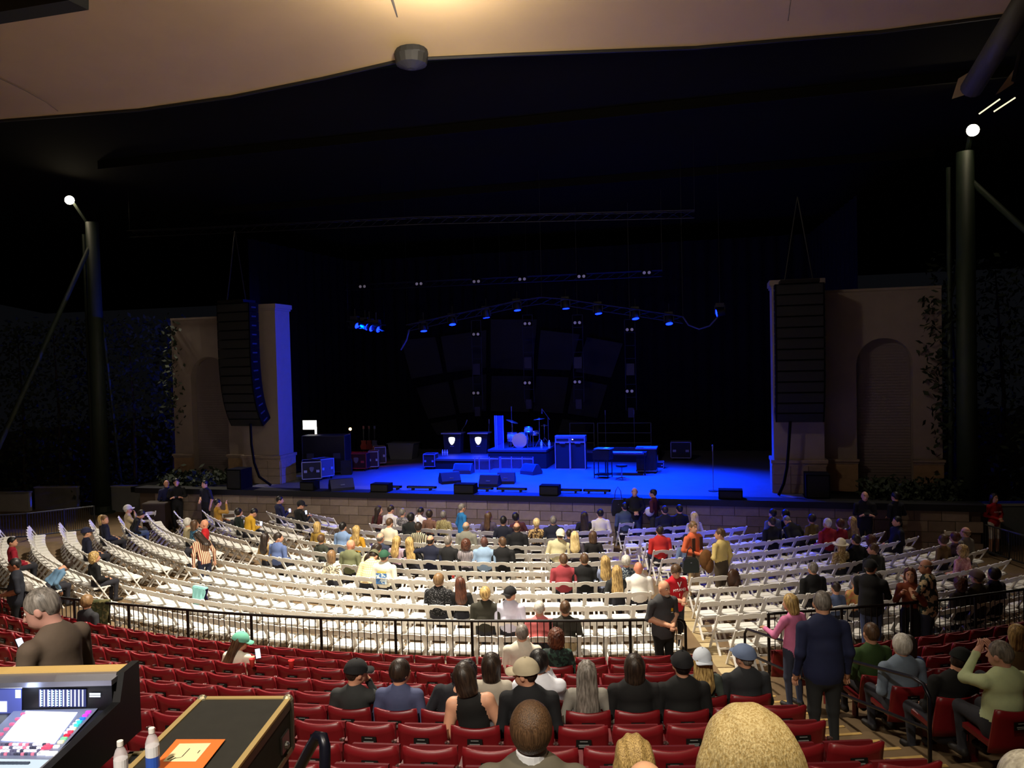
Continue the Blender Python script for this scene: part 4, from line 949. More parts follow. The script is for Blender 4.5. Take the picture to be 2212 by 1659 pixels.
def seat_phase(mode, k, t0, t1, R_, st):
    """shift of a seat row (degrees) that suits the people who sit in it"""
    best = (1e9, 0.0); a = [sit_row(m, x, y, kw) for m, x, y, _d, _h, _c, _s, kw in SIT if m == mode and 'dist' not in kw]
    ths = [th for kk, p, th in a if kk == k and t0 - 1 < th < t1 + 1]
    if not ths: return 0.0
    for i in range(-8, 8):
        ph = i / 16 * st; e = sum((((th - (t1 - .5 * st - ph)) / st + .5) % 1 - .5) ** 2 for th in ths) + .002 * abs(i)
        if e < best[0]: best = (e, ph)
    return best[1]
def stand_person(x, y, floor, height, face_deg, desc, hair, hcol, shirt, clampy=None, dist=None, **kw):
    p = P(x, y, floor + height) if dist is None else PD(x, y, dist)
    if clampy is not None: p[1] = min(p[1], clampy)
    lean = kw.get('lean', 0); sc = height / 1.77; kw.setdefault('lean', 0); kw.setdefault('arms', ('side', 'side'))
    off = Matrix.Rotation(YAW + math.radians(face_deg), 3, 'Z') @ Vector((0, math.sin(math.radians(lean)) * .8 * sc, 0))
    return person(desc, (p[0] - off.x, p[1] - off.y, floor), YAW + math.radians(face_deg), sc, hair, hcol, shirt, kind='stand', **kw)

# ------------------------------------------------------------------ the audience
SIT = []
def W(x, y, desc, hair, hcol, shirt, **kw): SIT.append(('w', x, y, 'person ' + desc + ', on a white chair', hair, hcol, shirt, kw))
def RD(x, y, desc, hair, hcol, shirt, **kw): kw.setdefault('vox', .017); SIT.append(('r', x, y, 'person ' + desc + ', in the red seats', hair, hcol, shirt, kw))
NAVY = (22, 26, 48); BLK = (14, 14, 16); CREAM = (226, 214, 180); WHT = (232, 230, 226); F = dict(build='f'); LF = dict(lean=14, head=(0, 26, 0), arms=('phone', 'phone')); LR = dict(head=(-38, 4, 0)); LL = dict(head=(38, 4, 0))
# left block and front left
W(3, 1164, 'in a crimson jacket at the end of the left block', 'short', 'black', (150, 22, 44), **LR)
W(172, 1142, 'in a navy jumper and dark cap in the left block', 'short', 'dark', NAVY, cap='cap', capcol=(30, 32, 60))
W(190, 1194, 'with curly blond hair and black coat', 'curly', 'blond', BLK, build='f', head=(-20, 5, 0))
W(168, 1208, 'bending low in a light blue top beside the black coat', 'full', 'dark', (96, 130, 160), lean=40, head=(30, 30, 0), build='f')
W(226, 1112, 'with blond bob beside the man in navy', 'bob', 'blond', (60, 50, 44), build='f')
W(248, 1111, 'in a navy shirt with tan hair turning round', 'short', 'lbrown', NAVY, head=(-60, 0, 0))
W(295, 1088, 'in a beige jacket and white cap', 'short', 'white', (196, 176, 140), cap='cap', capcol=(200, 196, 186), arms=('lap', 'face'))
W(314, 1098, 'in black shirt and blue jeans leaning forward', 'full', 'black', BLK, pants=(60, 78, 120), lean=20, build='f', head=(-30, 15, 0))
W(395, 1122, 'with white blond hair in a beige top', 'full', 'white', (190, 176, 140), build='f')
W(426, 1121, 'in a blue patterned blouse with brown hair', 'bob', 'brown', ('noise', (24, 60, 90), (90, 150, 180), 30), build='f')
W(446, 1115, 'bald in a bright red shirt facing backwards', 'bald', None, (190, 30, 36), face=True, turn=150, arms=('lap', 'lap'), skin=(214, 150, 118), vox=.018)
W(497, 1074, 'in a mustard jacket lifting a phone near the stage', 'short', 'black', (176, 132, 40), arms=('lap', 'up2'))
W(519, 1098, 'in a dark green coat with black hair', 'full', 'black', (20, 34, 30), build='f')
W(543, 1097, 'in a black and yellow jacket with dark hair', 'short', 'black', (204, 158, 40), **LF)
W(604, 1071, 'in a dark blue jumper sitting tall beside the cap wearer', 'short', 'black', (26, 30, 62), head=(-30, 10, 0), arms=('phone', 'phone'))
W(643, 1083, 'in black with a black cap looking at a phone', 'short', 'black', BLK, cap='cap', head=(-25, 20, 0), arms=('phone', 'phone'))
W(567, 1143, 'in a tan hooded coat with cream hood', 'long', 'dark', (160, 130, 82), build='f')
W(597, 1140, 'in a slate blue shirt with dark cropped hair', 'short', 'dark', (92, 110, 158), head=(-40, 5, 0), build='b')
# middle block, front
W(790, 1085, 'with long dark hair in a maroon top', 'long', 'dark', (70, 26, 28), build='f', head=(-45, 5, 0))
W(826, 1084, 'in a crisp white shirt near the stage wall, dark hair', 'short', 'dark', (210, 205, 205), head=(-20, 10, 0))
W(855, 1090, 'with grey hair and grey patterned top', 'short', 'gray', ('noise', (90, 86, 88), (140, 136, 138), 26), build='f')
W(881, 1092, 'in a white shirt looking down at a lit phone', 'short', 'black', (222, 218, 220), skin=SKD, **LF)
W(882, 1112, 'in a black hooded jacket with dark bun', 'full', 'black', (24, 28, 28), build='b')
W(932, 1104, 'in a brown plaid shirt with dark hair', 'full', 'dark', ('plaid', (56, 30, 24), (150, 110, 90), 9), build='f')
W(920, 1124, 'in a wide black and cream striped top', 'full', 'dark', ('vstripe', (20, 18, 18), (216, 204, 170), 6), build='f')
W(955, 1106, 'in an olive lace top with short grey hair', 'short', 'gray', ('noise', (128, 116, 76), (170, 158, 110), 40), build='f', skin=(120, 84, 74))
W(1013, 1121, 'bald in a grey shirt', 'balding', 'gray', (126, 124, 112), build='b')
W(722, 1119, 'with blond hair in a dark yellow top', 'bob', 'blond', (150, 120, 50), build='f')
W(705, 1141, 'small with brown hair in a dark green shirt', 'full', 'brown', (56, 60, 50), build='c', scale=.9)
W(742, 1128, 'in a light denim blue shirt with dark hair', 'short', 'black', (120, 146, 184), build='b')
W(778, 1130, 'with wavy blond hair in a mustard top', 'long', 'blond', (186, 138, 36), build='f')
W(825, 1121, 'in a cream shirt with grey brown hair', 'short', 'brown', (222, 212, 186), head=(-10, 12, 0))
W(829, 1142, 'balding in a dark navy shirt', 'balding', 'gray', (40, 46, 66), skin=(222, 160, 132))
W(778, 1158, 'bald in an olive green shirt', 'bald', None, (112, 116, 84), build='b', skin=(220, 150, 120), head=(-25, 6, 0))
W(773, 1190, 'in a cream plaid shirt bending forward, olive cap', 'short', 'dark', ('plaid', (236, 220, 178), (214, 180, 130), 7), cap='cap', capcol=(96, 96, 72), lean=22, head=(0, 25, 0), build='b')
W(815, 1166, 'with long brown hair in a pale pink top leaning over', 'long', 'dark', (236, 206, 176), build='f', head=(-50, 18, 0), lean=12, roll=12)
W(845, 1157, 'with straight blond hair in a pink striped top', 'long', 'blond', ('stripe', (220, 190, 190), (120, 90, 130), 9), build='f', head=(-20, 5, 0))
W(849, 1182, 'in a white shirt with blue wave print, green cap', 'short', 'dark', (240, 234, 214), cap='cap', capcol=(40, 84, 62), build='b', prints=(('#', (.26, .24), ('noise', (60, 110, 170), (200, 214, 220), 12), 'back', .26, 0), ('#', (.22, .035), (206, 190, 90), 'back', .40, 0)))
W(713, 1193, 'with light brown bob in a white floral blouse', 'bob', 'lbrown', ('noise', (238, 230, 206), (120, 110, 96), 22), build='f')
W(900, 1157, 'with very long blond hair in black', 'vlong', 'blond', BLK, build='f', roll=-8)
W(921, 1160, 'balding in a navy suit with an arm round a neighbour', 'balding', 'dark', NAVY, build='b', arms=('around', 'lap'))
W(972, 1163, 'with grey hair in a black suit and white collar', 'short', 'gray', (26, 26, 28))
W(1006, 1165, 'with curly chestnut hair in a striped black top', 'curly', 'auburn', ('vstripe', (24, 18, 22), (190, 180, 186), 11), build='f')
W(1050, 1158, 'in a plain light blue shirt with shaved dark head', 'bald', None, (140, 166, 196), build='b', skin=(90, 58, 50))
W(1096, 1153, 'in a black jacket with cropped auburn hair', 'short', 'brown', (20, 20, 22), build='b', head=(35, 0, 0))
W(1073, 1099, 'with long brown hair in a lavender top', 'long', 'brown', (76, 66, 84), build='f', head=(-40, 0, 0))
W(1086, 1119, 'in a dark navy jumper with short black hair', 'short', 'black', (24, 26, 42))
W(1120, 1099, 'with blue black hair bent towards a neighbour', 'full', 'black', (70, 30, 34), build='f', roll=-10)
W(1128, 1120, 'in a broad black coat with thinning hair', 'balding', 'brown', (18, 18, 22), build='b')
W(1160, 1118, 'with spiky pale blond hair in a patterned top', 'full', 'pale', ('noise', (60, 40, 28), (196, 164, 110), 26), build='f')
W(1196, 1115, 'with grey hair in a navy zip jacket', 'short', 'gray', (26, 28, 46), build='b')
W(1230, 1128, 'small with dark cropped hair behind the blond', 'short', 'dark', (60, 54, 60), build='c', scale=.88)
W(1236, 1137, 'with fluffy pale blond hair in grey', 'long', 'pale', (76, 70, 82), build='f')
W(1260, 1106, 'with very long straight dark hair in black', 'vlong', 'dark', (16, 16, 20), build='f')
W(1294, 1100, 'in a white short sleeved shirt with dark hair', 'short', 'black', (222, 216, 208))
W(1213, 1145, 'in a cream hooded coat, black and cream cap', 'short', 'dark', (206, 196, 156), cap='capback', capcol=(230, 224, 200), build='b', roll=8)
W(1243, 1149, 'in a black and cream jacket with brown bob', 'bob', 'brown', (24, 22, 24), build='f')
W(1212, 1191, 'in a dark red shirt, cropped brown hair', 'short', 'brown', (150, 56, 64), build='b', skin=(230, 160, 130))
W(1259, 1197, 'in a black suit beside the dark red shirt', 'short', 'brown', (16, 16, 18), build='b')
W(1312, 1204, 'with blond hair in a pale blue shirt', 'long', 'blond', (130, 140, 170), build='f')
W(1323, 1217, 'with straight ash blond hair in a charcoal jacket', 'vlong', 'blond', (38, 40, 40), build='f')
W(1348, 1193, 'with cropped white hair in a blue floral top', 'full', 'white', ('noise', (46, 58, 76), (150, 160, 166), 30), build='f')
W(1378, 1208, 'bald in a bright white shirt at the aisle', 'bald', None, (240, 236, 228), build='b', skin=(212, 134, 108), vox=.017)
W(958, 1234, 'with short grey brown hair in a black dotted top', 'full', 'lbrown', ('dots', (20, 20, 22), (120, 120, 124), 34), build='b', head=(-25, 5, 0))
W(993, 1243, 'with long dark brown hair in a plain black top', 'long', 'auburn', (18, 16, 16), build='f', head=(20, 5, 0))
W(1045, 1267, 'with short sandy hair in a dark olive jacket', 'full', 'blond', (46, 44, 34), build='b', vox=.018)
W(1101, 1265, 'in a pale lavender shirt and black cap', 'short', 'dark', (206, 206, 226), cap='capback', head=(-40, 5, 0), build='b', vox=.018)
W(1168, 1297, 'with white hair in a pink shirt', 'short', 'white', (220, 118, 118), build='m', vox=.018)
W(1215, 1300, 'with grey brown hair in a dark brown shirt and khakis', 'short', 'brown', (48, 44, 36), pants=(176, 156, 118), vox=.018)
# by the stage right of the aisle
W(1380, 1085, 'in a slate jacket at the stage end of the aisle', 'short', 'black', (70, 84, 104), build='b')
W(1421, 1085, 'in a midnight blue jacket by the stage', 'short', 'dark', (20, 22, 40), build='b')
W(1478, 1098, 'with pale hair and a long white scarf near the stage', 'long', 'pale', (196, 184, 170), build='f')
W(1507, 1091, 'in black with black hair near the stage', 'short', 'black', (16, 16, 20))
W(1430, 1141, 'in a red T shirt at the aisle end', 'short', 'dark', (204, 48, 44), sleeve='short', build='b')
W(1466, 1145, 'in a pale blue shirt with round black hair', 'full', 'black', (110, 128, 160), build='f')
W(1639, 1111, 'in a wide black coat in the right block', 'short', 'dark', (14, 14, 16), build='b')
W(1665, 1099, 'in a slate blue shirt in the right block', 'short', 'black', (90, 96, 120))
W(1686, 1098, 'in black with long black hair in the right block', 'long', 'black', (14, 14, 16), build='f')
W(1723, 1112, 'hunched forward in black in the right block', 'short', 'gray', (12, 12, 16), lean=30, build='b', head=(0, 20, 0))
W(1748, 1107, 'in an olive yellow top with dark hair', 'full', 'dark', (110, 92, 36), build='f')
W(1785, 1122, 'with white hair in a broad red jumper', 'short', 'white', (150, 22, 34), build='b')
W(1806, 1117, 'with dark auburn hair in a red top', 'full', 'auburn', (140, 24, 32), build='f')
W(1820, 1112, 'with tall blond hair in a tan coat', 'vlong', 'blond', (130, 96, 66), build='f')
W(1803, 1160, 'in a white brimmed hat and mottled tan top', 'bob', 'blond', ('noise', (140, 112, 66), (190, 170, 120), 24), cap='fedora', capcol=(236, 226, 196), build='f')
W(1828, 1162, 'in black with dark hair beside the brimmed hat', 'short', 'dark', (18, 18, 18), build='b')
W(1855, 1167, 'in a dark moss jacket in the right block', 'short', 'brown', (40, 42, 32), build='b', head=(40, 0, 0))
W(1886, 1155, 'with curly dark red hair in a dark brown top', 'curly', 'auburn', (40, 24, 22), build='f')
W(1770, 1222, 'in a black suit with grey hair in the right block', 'short', 'gray', (16, 16, 18), build='b')
W(1806, 1226, 'with grey brown hair in a yellow patterned top', 'full', 'gray', ('noise', (206, 170, 100), (220, 140, 96), 14), build='f')
W(1818, 1226, 'with long dark auburn hair beside the yellow top', 'vlong', 'dark', (60, 30, 26), build='f')
W(1840, 1244, 'small with brown hair in a blue shirt', 'short', 'dark', (84, 98, 132), build='c', scale=.9)
W(2040, 1147, 'with auburn hair beside the grey jumper', 'full', 'auburn', (90, 70, 80), build='f')
W(2056, 1142, 'bald in a broad grey jumper and jeans', 'balding', 'lbrown', (120, 112, 96), build='b', pants=(50, 60, 110))
W(2071, 1150, 'in a mustard brown top behind the grey jumper', 'full', 'brown', (110, 86, 44), build='f')
W(2092, 1180, 'with blond curls in a pink blouse', 'curly', 'blond', ('noise', (220, 150, 150), (240, 190, 180), 26), build='f')
W(2085, 1246, 'with auburn bun in a dark top near the rail', 'curly', 'auburn', (40, 30, 24), build='f')
W(2152, 1240, 'in an olive jacket and grey hat near the rail', 'short', 'gray', (60, 52, 30), cap='flat', capcol=(110, 92, 80), build='b')
W(2206, 1246, 'in a dark purple jacket near the rail', 'full', 'dark', (26, 20, 34), build='b')
W(1921, 1114, 'in a dark jacket alone against the stage wall', 'short', 'black', (18, 18, 24), build='b', turn=60)

# standing people in the pit
def ST(x, y, fl_, h, fd, desc, hair, hcol, shirt, **kw): return stand_person(x, y, fl_, h, fd, 'person ' + desc, hair, hcol, shirt, **kw)
ST(372, 1034, 0, 1.78, 30, 'in navy uniform leaning on a crate by the stage wall', 'bald', None, (24, 28, 70), clampy=-1.9, arms=('lap', 'fwd'), pants=(14, 16, 30), face=True)
ST(434, 1021, 0, 1.85, 200, 'in black with dark beard and crossed arms by the stage', 'short', 'black', BLK, clampy=-1.9, arms=('cross', 'cross'), pants=BLK, face=True)
ST(489, 1026, 0, 1.8, 150, 'in dark uniform with short sleeves by the side speaker', 'short', 'black', (22, 24, 44), clampy=-1.9, arms=('side', 'clasp'), sleeve='short', pants=BLK, face=True)
ST(430, 1138, 0, 1.68, 40, 'bending over the chairs in a striped cardigan, long dark hair', 'vlong', 'dark', ('vstripe', (206, 186, 150), (120, 40, 36), 7), lean=26, head=(20, 30, 0), build='f', arms=('down', 'side'), pants=NAVY, tuck=False, vox=.018)
ST(997, 1088, 0, 1.66, -60, 'in a bright blue jacket walking past the front row', 'short', 'gray', (30, 104, 160), build='f', tuck=False, pants=(24, 30, 50), face=True)
ST(1377, 1042, 0, 1.82, 180, 'in a black coat with a backpack against the stage lip', 'balding', 'gray', BLK, clampy=-1.95, tuck=False, pants=(40, 50, 90), arms=('clasp', 'clasp'), face=True)
ST(1416, 1047, 0, 1.78, 60, 'in a maroon top holding a white round bag by the stage', 'short', 'black', (76, 24, 40), clampy=-1.95, arms=('clasp', 'clasp'), face=True)
ST(1496, 1126, 0, 1.84, 215, 'in an orange shirt and open brown jacket in the aisle', 'short', 'lbrown', (226, 110, 70), arms=('clasp', 'clasp'), pants=(196, 170, 132), face=True, vox=.016, head=(-10, 0, 0), prints=(('#', (.10, .46), (84, 54, 40), 'front', .26, -.125), ('#', (.10, .46), (84, 54, 40), 'front', .26, .125)))
ST(1557, 1141, 0, 1.80, 35, 'in a yellow shirt and brown trousers holding a jacket', 'short', 'brown', (214, 190, 120), pants=(74, 62, 48), arms=('clasp', 'side'), face=True, vox=.016, head=(35, 0, 0))
ST(1458, 1216, 0, 1.72, 205, 'in a red jersey with white letters and glasses', 'full', 'brown', (196, 26, 40), sleeve='short', arms=('clasp', 'clasp'), head=(-20, 24, 0), face=True, vox=.015, prints=(('MYLAND', .075, (235, 235, 235), 'front', .33, 0), ('V', .16, (235, 235, 235), 'front', .43, 0), ('I', .10, (235, 225, 190), 'front', .22, 0)), tuck=False)
g = ST(1431, 1252, TZ[0], 1.80, 205, 'bald guard with grey beard in a dark polo, hands clasped', 'bald', None, (64, 64, 66), sleeve='short', arms=('clasp', 'clasp'), head=(10, 6, 0), face=True, vox=.0135, pants=(14, 13, 13), tuck=False, skin=(216, 160, 126), build='b')
me_, hm_, T_ = body_mesh(kind='stand', build='b', lean=0, arms=('clasp', 'clasp'), sleeve='short', head=(10, 6, 0), face=True, vox=.0135, tuck=False)
MB().ball((0, .062, -.088), (.045, .045, .032), 12, 7).obj('beard', mat((170, 160, 148), .9, noise=.2, scale=60, bump=.4), g, True).matrix_local = hm_
q = MB().box((0, 0, 0), (.035, .006, .05), 0).box((0, .001, -.045), (.045, .004, .012), 1).obj('badge', [mat((236, 176, 40), .5), mat((220, 215, 200))], g); q.location = T_((-.085, .135, .36))
g = ST(33, 1206, TZ[0], 1.78, 120, 'guard in a black polo with gold badge by the railing', 'short', 'black', (22, 24, 34), sleeve='short', arms=('clasp', 'clasp'), pants=(16, 16, 20), face=True, vox=.015, skin=(140, 84, 60), build='b', tuck=False)
q = MB().box((0, 0, 0), (.03, .006, .04)).obj('badge', mat((236, 190, 60), .5), g); q.location = T_((-.085, .135, .36))
ST(1838, 1034, 0, 1.82, 170, 'in black uniform facing the crowd by the right arch', 'bald', None, (14, 14, 22), clampy=-1.95, arms=('cross', 'cross'), pants=BLK, face=True, build='b')
ST(1891, 1029, 0, 1.82, 20, 'in dark uniform turned to his colleague by the right arch', 'short', 'black', (18, 18, 34), clampy=-1.95, arms=('clasp', 'clasp'), pants=BLK, face=True)
ST(2147, 1066, 0, 1.70, 190, 'in a red hooded top and white shorts by the pipe fence', 'vlong', 'dark', (176, 26, 32), build='f', arms=('clasp', 'clasp'), pants=(226, 220, 210), bottom='shorts', tuck=False, face=True, vox=.018, prints=(('MAYLAN', .06, (230, 200, 200), 'front', .32, 0),))
ST(1880, 1210, TZ[0], 1.82, -40, 'in a black T shirt, black cap and jeans by the rail', 'short', 'dark', (14, 14, 15), cap='cap', sleeve='short', arms=('fwd', 'fwd'), pants=(66, 76, 108), face=True, vox=.015, build='b', tuck=False)
ST(1966, 1226, TZ[0], 1.68, 150, 'in a rust top with long auburn hair, smiling in the group', 'vlong', 'auburn', (120, 56, 30), build='f', arms=('drink', 'drink'), pants=(20, 16, 16), face=True, vox=.015)
ST(2003, 1208, TZ[0], 1.84, 50, 'bald in a leafy Hawaiian shirt and jeans in the group', 'balding', 'gray', ('noise', (44, 56, 52), (196, 176, 138), 12), sleeve='short', arms=('drink', 'side'), pants=(54, 62, 84), face=True, vox=.015, build='b', tuck=False, head=(30, 0, 0))
ST(1712, 1284, TZ[2], 1.66, 25, 'in a pink hooded top and jeans climbing the aisle steps', 'bob', 'blond', (214, 122, 166), build='f', arms=('fwd', 'side'), pants=(52, 58, 78), tuck=False, vox=.014, head=(20, 10, 0))
ST(1777, 1279, TZ[5], 1.86, 0, 'in a bulky navy jacket and dark trousers on the steps', 'short', 'gray', (28, 34, 66), build='b', arms=('side', 'side'), pants=(36, 38, 40), tuck=False, vox=.014, head=(-15, 14, 0))

# red seats
RD(62, 1293, 'in a pink and grey striped shirt by the railing', 'full', 'gray', ('stripe', (196, 170, 166), (120, 100, 110), 8), head=(40, 0, 0), row=0)
RD(180, 1290, 'in a dark T shirt, sandy hair, by the railing', 'full', 'lbrown', (36, 36, 40), sleeve='short', row=0)
RD(1137, 1354, 'with cropped grey hair in a cream shirt', 'short', 'gray', (206, 198, 180), build='b', vox=.015, row=1)
RD(1195, 1362, 'with curly auburn hair in a dark green blouse', 'curly', 'auburn', ('noise', (18, 30, 26), (40, 66, 54), 18), build='f', scale=1.02, row=1)
RD(508, 1378, 'in a mint cap with long hair holding a phone', 'vlong', 'brown', (226, 220, 200), cap='cap', capcol=(104, 178, 154), build='f', head=(-50, 22, 0), arms=('lap', 'phone'), vox=.015, row=2)
RD(763, 1431, 'in a black cap and charcoal shirt resting his chin', 'short', 'dark', (44, 46, 46), cap='cap', head=(-45, 8, 0), arms=('lap', 'face'), vox=.015, row=5)
RD(848, 1433, 'in a slate blue shirt with thick brown hair', 'full', 'dark', (70, 76, 108), head=(-40, 5, 0), vox=.015, row=5)
RD(898, 1462, 'slumped in a black hooded top, dark curls', 'curly', 'black', (22, 23, 30), lean=10, roll=14, head=(0, 30, 10), vox=.015, row=5)
RD(1037, 1414, 'in a light grey top behind the sleeveless top', 'bob', 'dark', (168, 160, 146), build='f', vox=.015, row=5)
RD(1006, 1440, 'in a black sleeveless top with dark brown hair', 'bob', 'dark', (16, 15, 15), build='f', sleeve='tank', arms=('side', 'down'), roll=-8, head=(-10, 10, -8), scale=1.03, vox=.010, row=6)
RD(1153, 1412, 'in a white shirt with dark hair behind the beige cap', 'full', 'black', (220, 222, 232), build='b', vox=.015, arms=('lap', 'face'), row=5)
RD(1158, 1428, 'in a black jersey and beige cap', 'short', 'dark', (15, 16, 20), cap='cap', capcol=(176, 164, 138), head=(70, 5, 0), build='b', vox=.014, prints=(('9000', .075, (225, 228, 235), 'back', .315, .11), ('M', .05, (225, 228, 235), 'back', .39, .14)), arms=('side', 'side'), row=6)
RD(1253, 1431, 'with long straight grey hair in a grey top', 'vlong', 'gray', (130, 126, 118), build='f', vox=.015, row=5)
RD(1373, 1421, 'with full dark hair in a black jumper', 'bob', 'dark', (16, 15, 16), build='b', vox=.014, row=5)
RD(1490, 1414, 'in a black cap with white script, black jacket', 'short', 'black', (14, 14, 15), cap='cap', capcol=(18, 18, 22), build='b', vox=.014, scale=1.04, row=5)
RD(1522, 1402, 'in a white mesh cap with blond hair', 'long', 'blond', (62, 70, 64), cap='capback', capcol=(206, 214, 226), build='f', vox=.015, row=4)
RD(1608, 1399, 'in a grey blue flat cap and dark coat', 'short', 'gray', (38, 40, 44), cap='flat', capcol=(104, 120, 152), build='b', vox=.015, head=(30, 0, 0), row=4)
RD(1880, 1352, 'with short brown hair in a moss green shirt', 'short', 'brown', (50, 74, 34), vox=.015, row=3)
RD(1974, 1374, 'with brown hair in a blue top behind white hair', 'bob', 'dark', (50, 66, 120), build='f', vox=.016, row=3)
RD(1952, 1377, 'with thick white hair in a grey blue shirt', 'full', 'white', (110, 124, 140), build='b', vox=.015, row=4)
RD(2048, 1404, 'in a black cap leaning over in a black jacket', 'short', 'dark', (14, 14, 16), cap='cap', capcol=(16, 22, 20), head=(-60, 15, 0), roll=10, build='b', vox=.015, row=5)
RD(2172, 1394, 'in a pale green shirt with both hands raised', 'short', 'gray', (190, 204, 160), build='b', head=(30, 10, 0), arms=('up2', 'up2'), vox=.014, skin=(214, 160, 140), row=6)
RD(2200, 1352, 'with blond hair at the edge of the right red block', 'bob', 'blond', (150, 130, 90), build='f', row=4)
RD(1147, 1522, 'in a taupe jacket with straight brown hair', 'full', 'brown', (92, 86, 74), build='b', vox=.012, hv=.009, scale=1.04, dist=4.1, collar=True, hscale=240)
RD(1366, 1583, 'with long honey blond hair near the pipe', 'long', 'blond', (90, 80, 70), build='f', vox=.014, hv=.009, dist=4.2, hscale=240)
RD(1392, 1645, 'bald, only the crown of the head showing', 'bald', None, (80, 70, 60), skin=(232, 178, 140), vox=.014, dist=3.2)
RD(1606, 1550, 'with big glossy pale blond hair', 'big', 'pale', (70, 60, 56), build='f', vox=.014, hv=.007, scale=1.08, dist=2.15, hscale=240)
RD(2204, 1630, 'with white hair at the foot of the right red block', 'full', 'white', (110, 100, 90), vox=.014, hv=.009, dist=3.3)

# ------------------------------------------------------------------ white folding chairs
CW = .44
def chair_parts():
    b = {}
    b['seat'] = MB().box((0, .0, .44), (.37, .40, .025)).box((0, .0, .462), (.33, .36, .022))
    pts = [(-.205, .66), (.205, .66), (.208, .75), (.15, .778), (.07, .792), (0, .797), (-.07, .792), (-.15, .778), (-.208, .75)]
    m = MB(); yy = lambda z: -.26 + (.79 - z) * (.48 / .79)
    vs = [(x, yy(z) - .012 + .02 * (1 - (x / .2) ** 2) * -1, z) for x, z in pts] + [(x, yy(z) + .012 - .02 * (1 - (x / .2) ** 2), z) for x, z in pts]; n = len(pts)
    m.add(vs, [tuple(range(n)), tuple(range(2 * n - 1, n - 1, -1))] + [(k, k + n, (k + 1) % n + n, (k + 1) % n) for k in range(n)])
    b['backrest'] = m
    b['leg_a'] = [MB().bar((s * .212, .22, 0), (s * .212, -.262, .795), .026, .042, up=(1, 0, 0)) for s in (-1, 1)]
    b['leg_b'] = [MB().bar((s * .180, -.25, 0), (s * .180, .14, .46), .024, .040, up=(1, 0, 0)) for s in (-1, 1)]
    b['str'] = [MB().bar((-.2, .125, .157), (.2, .125, .157), .022, .035), MB().bar((-.18, -.16, .106), (.18, -.16, .106), .022, .035), MB().bar((-.2, -.062, .468), (.2, -.062, .468), .024, .040)]
    return b
M_chair = mat((236, 234, 228), .5)
cp = chair_parts()
CM = [('seat', cp['seat'].mesh('chair_seat', M_chair)), ('backrest', cp['backrest'].mesh('chair_back', M_chair))]
CM += [('leg', x.mesh('chair_leg', M_chair)) for x in cp['leg_a'] + cp['leg_b']] + [('stretcher', x.mesh('chair_stretcher', M_chair)) for x in cp['str']]
ORD = ['first', 'second', 'third', 'fourth', 'fifth', 'sixth', 'seventh', 'eighth', 'ninth', 'tenth', 'eleventh', 'twelfth']
SEATS = []                                                      # white: (row, theta, x, y, block)
for k, r in enumerate(WR):
    for blk_, (t0, t1) in enumerate(((-47.6, -22.8), (-19.8, 18.1), (21.0, 48.0))):
        st_ = math.degrees(.463 / r); n = int((t1 - t0) / st_)
        ph = seat_phase('w', k, t0, t1, r, st_); te = t0 + n * st_
        if blk_ != 1: ph = seat_phase('w', k, t0, te, r, st_)
        for i in range(n):
            th = (t1 - (i + .5) * st_ - ph) if blk_ == 1 else (t0 + (i + .5) * st_ - ph)
            x, y = pol(r, th)
            if y > -1.95: continue
            q = Q((x, y, .5))
            if -60 < q[0] < 2420: SEATS.append([k, th, x, y, blk_, False, math.hypot(x - CAM[0], y - CAM[1]), i + 1])
order = sorted(range(len(SEATS)), key=lambda i: SEATS[i][6])
indiv = set(order[:300])
BLOCKS = ['from the low walls', 'from tiled aisle, middle block', 'from tiled aisle, pylon block']
stuff = MB()
for i, s in enumerate(SEATS):
    k, th, x, y, bk = s[:5]; rz = math.radians(th + random.Random(i).uniform(-1.5, 1.5))
    if i in indiv:
        t = thing('folding_chair', 'white folding chair, %s row from black railing, %s %s' % (ORD[k], ordw(s[7]), BLOCKS[bk]), 'chair', (x, y, 0), rz, 'white folding chairs in curved rows')
        for nm, me in CM: link(nm, me, t)
    else:
        R = Matrix.Translation((x, y, 0)) @ Matrix.Rotation(rz, 4, 'Z')
        for nm, me in CM:
            stuff.add([R @ v.co for v in me.vertices], [tuple(p.vertices) for p in me.polygons])
st = stuff.obj('folding_chairs', M_chair); st['kind'] = 'stuff'; tag(st, 'rows of white folding chairs further down towards the stage', 'chairs')
for (px, py, rz, lb) in ((524, 1092, .5, 'single white folding chair against the stage wall near the guards'), (2018, 1112, -.4, 'single white folding chair against the stage wall near the right pylon'), (318, 1104, .9, 'single white folding chair by the grey low wall and the guards')):
    p = P(px, py, .78); t = thing('folding_chair', lb, 'chair', (p[0], min(p[1], -1.9), 0), rz)
    for nm, me in CM: link(nm, me, t)

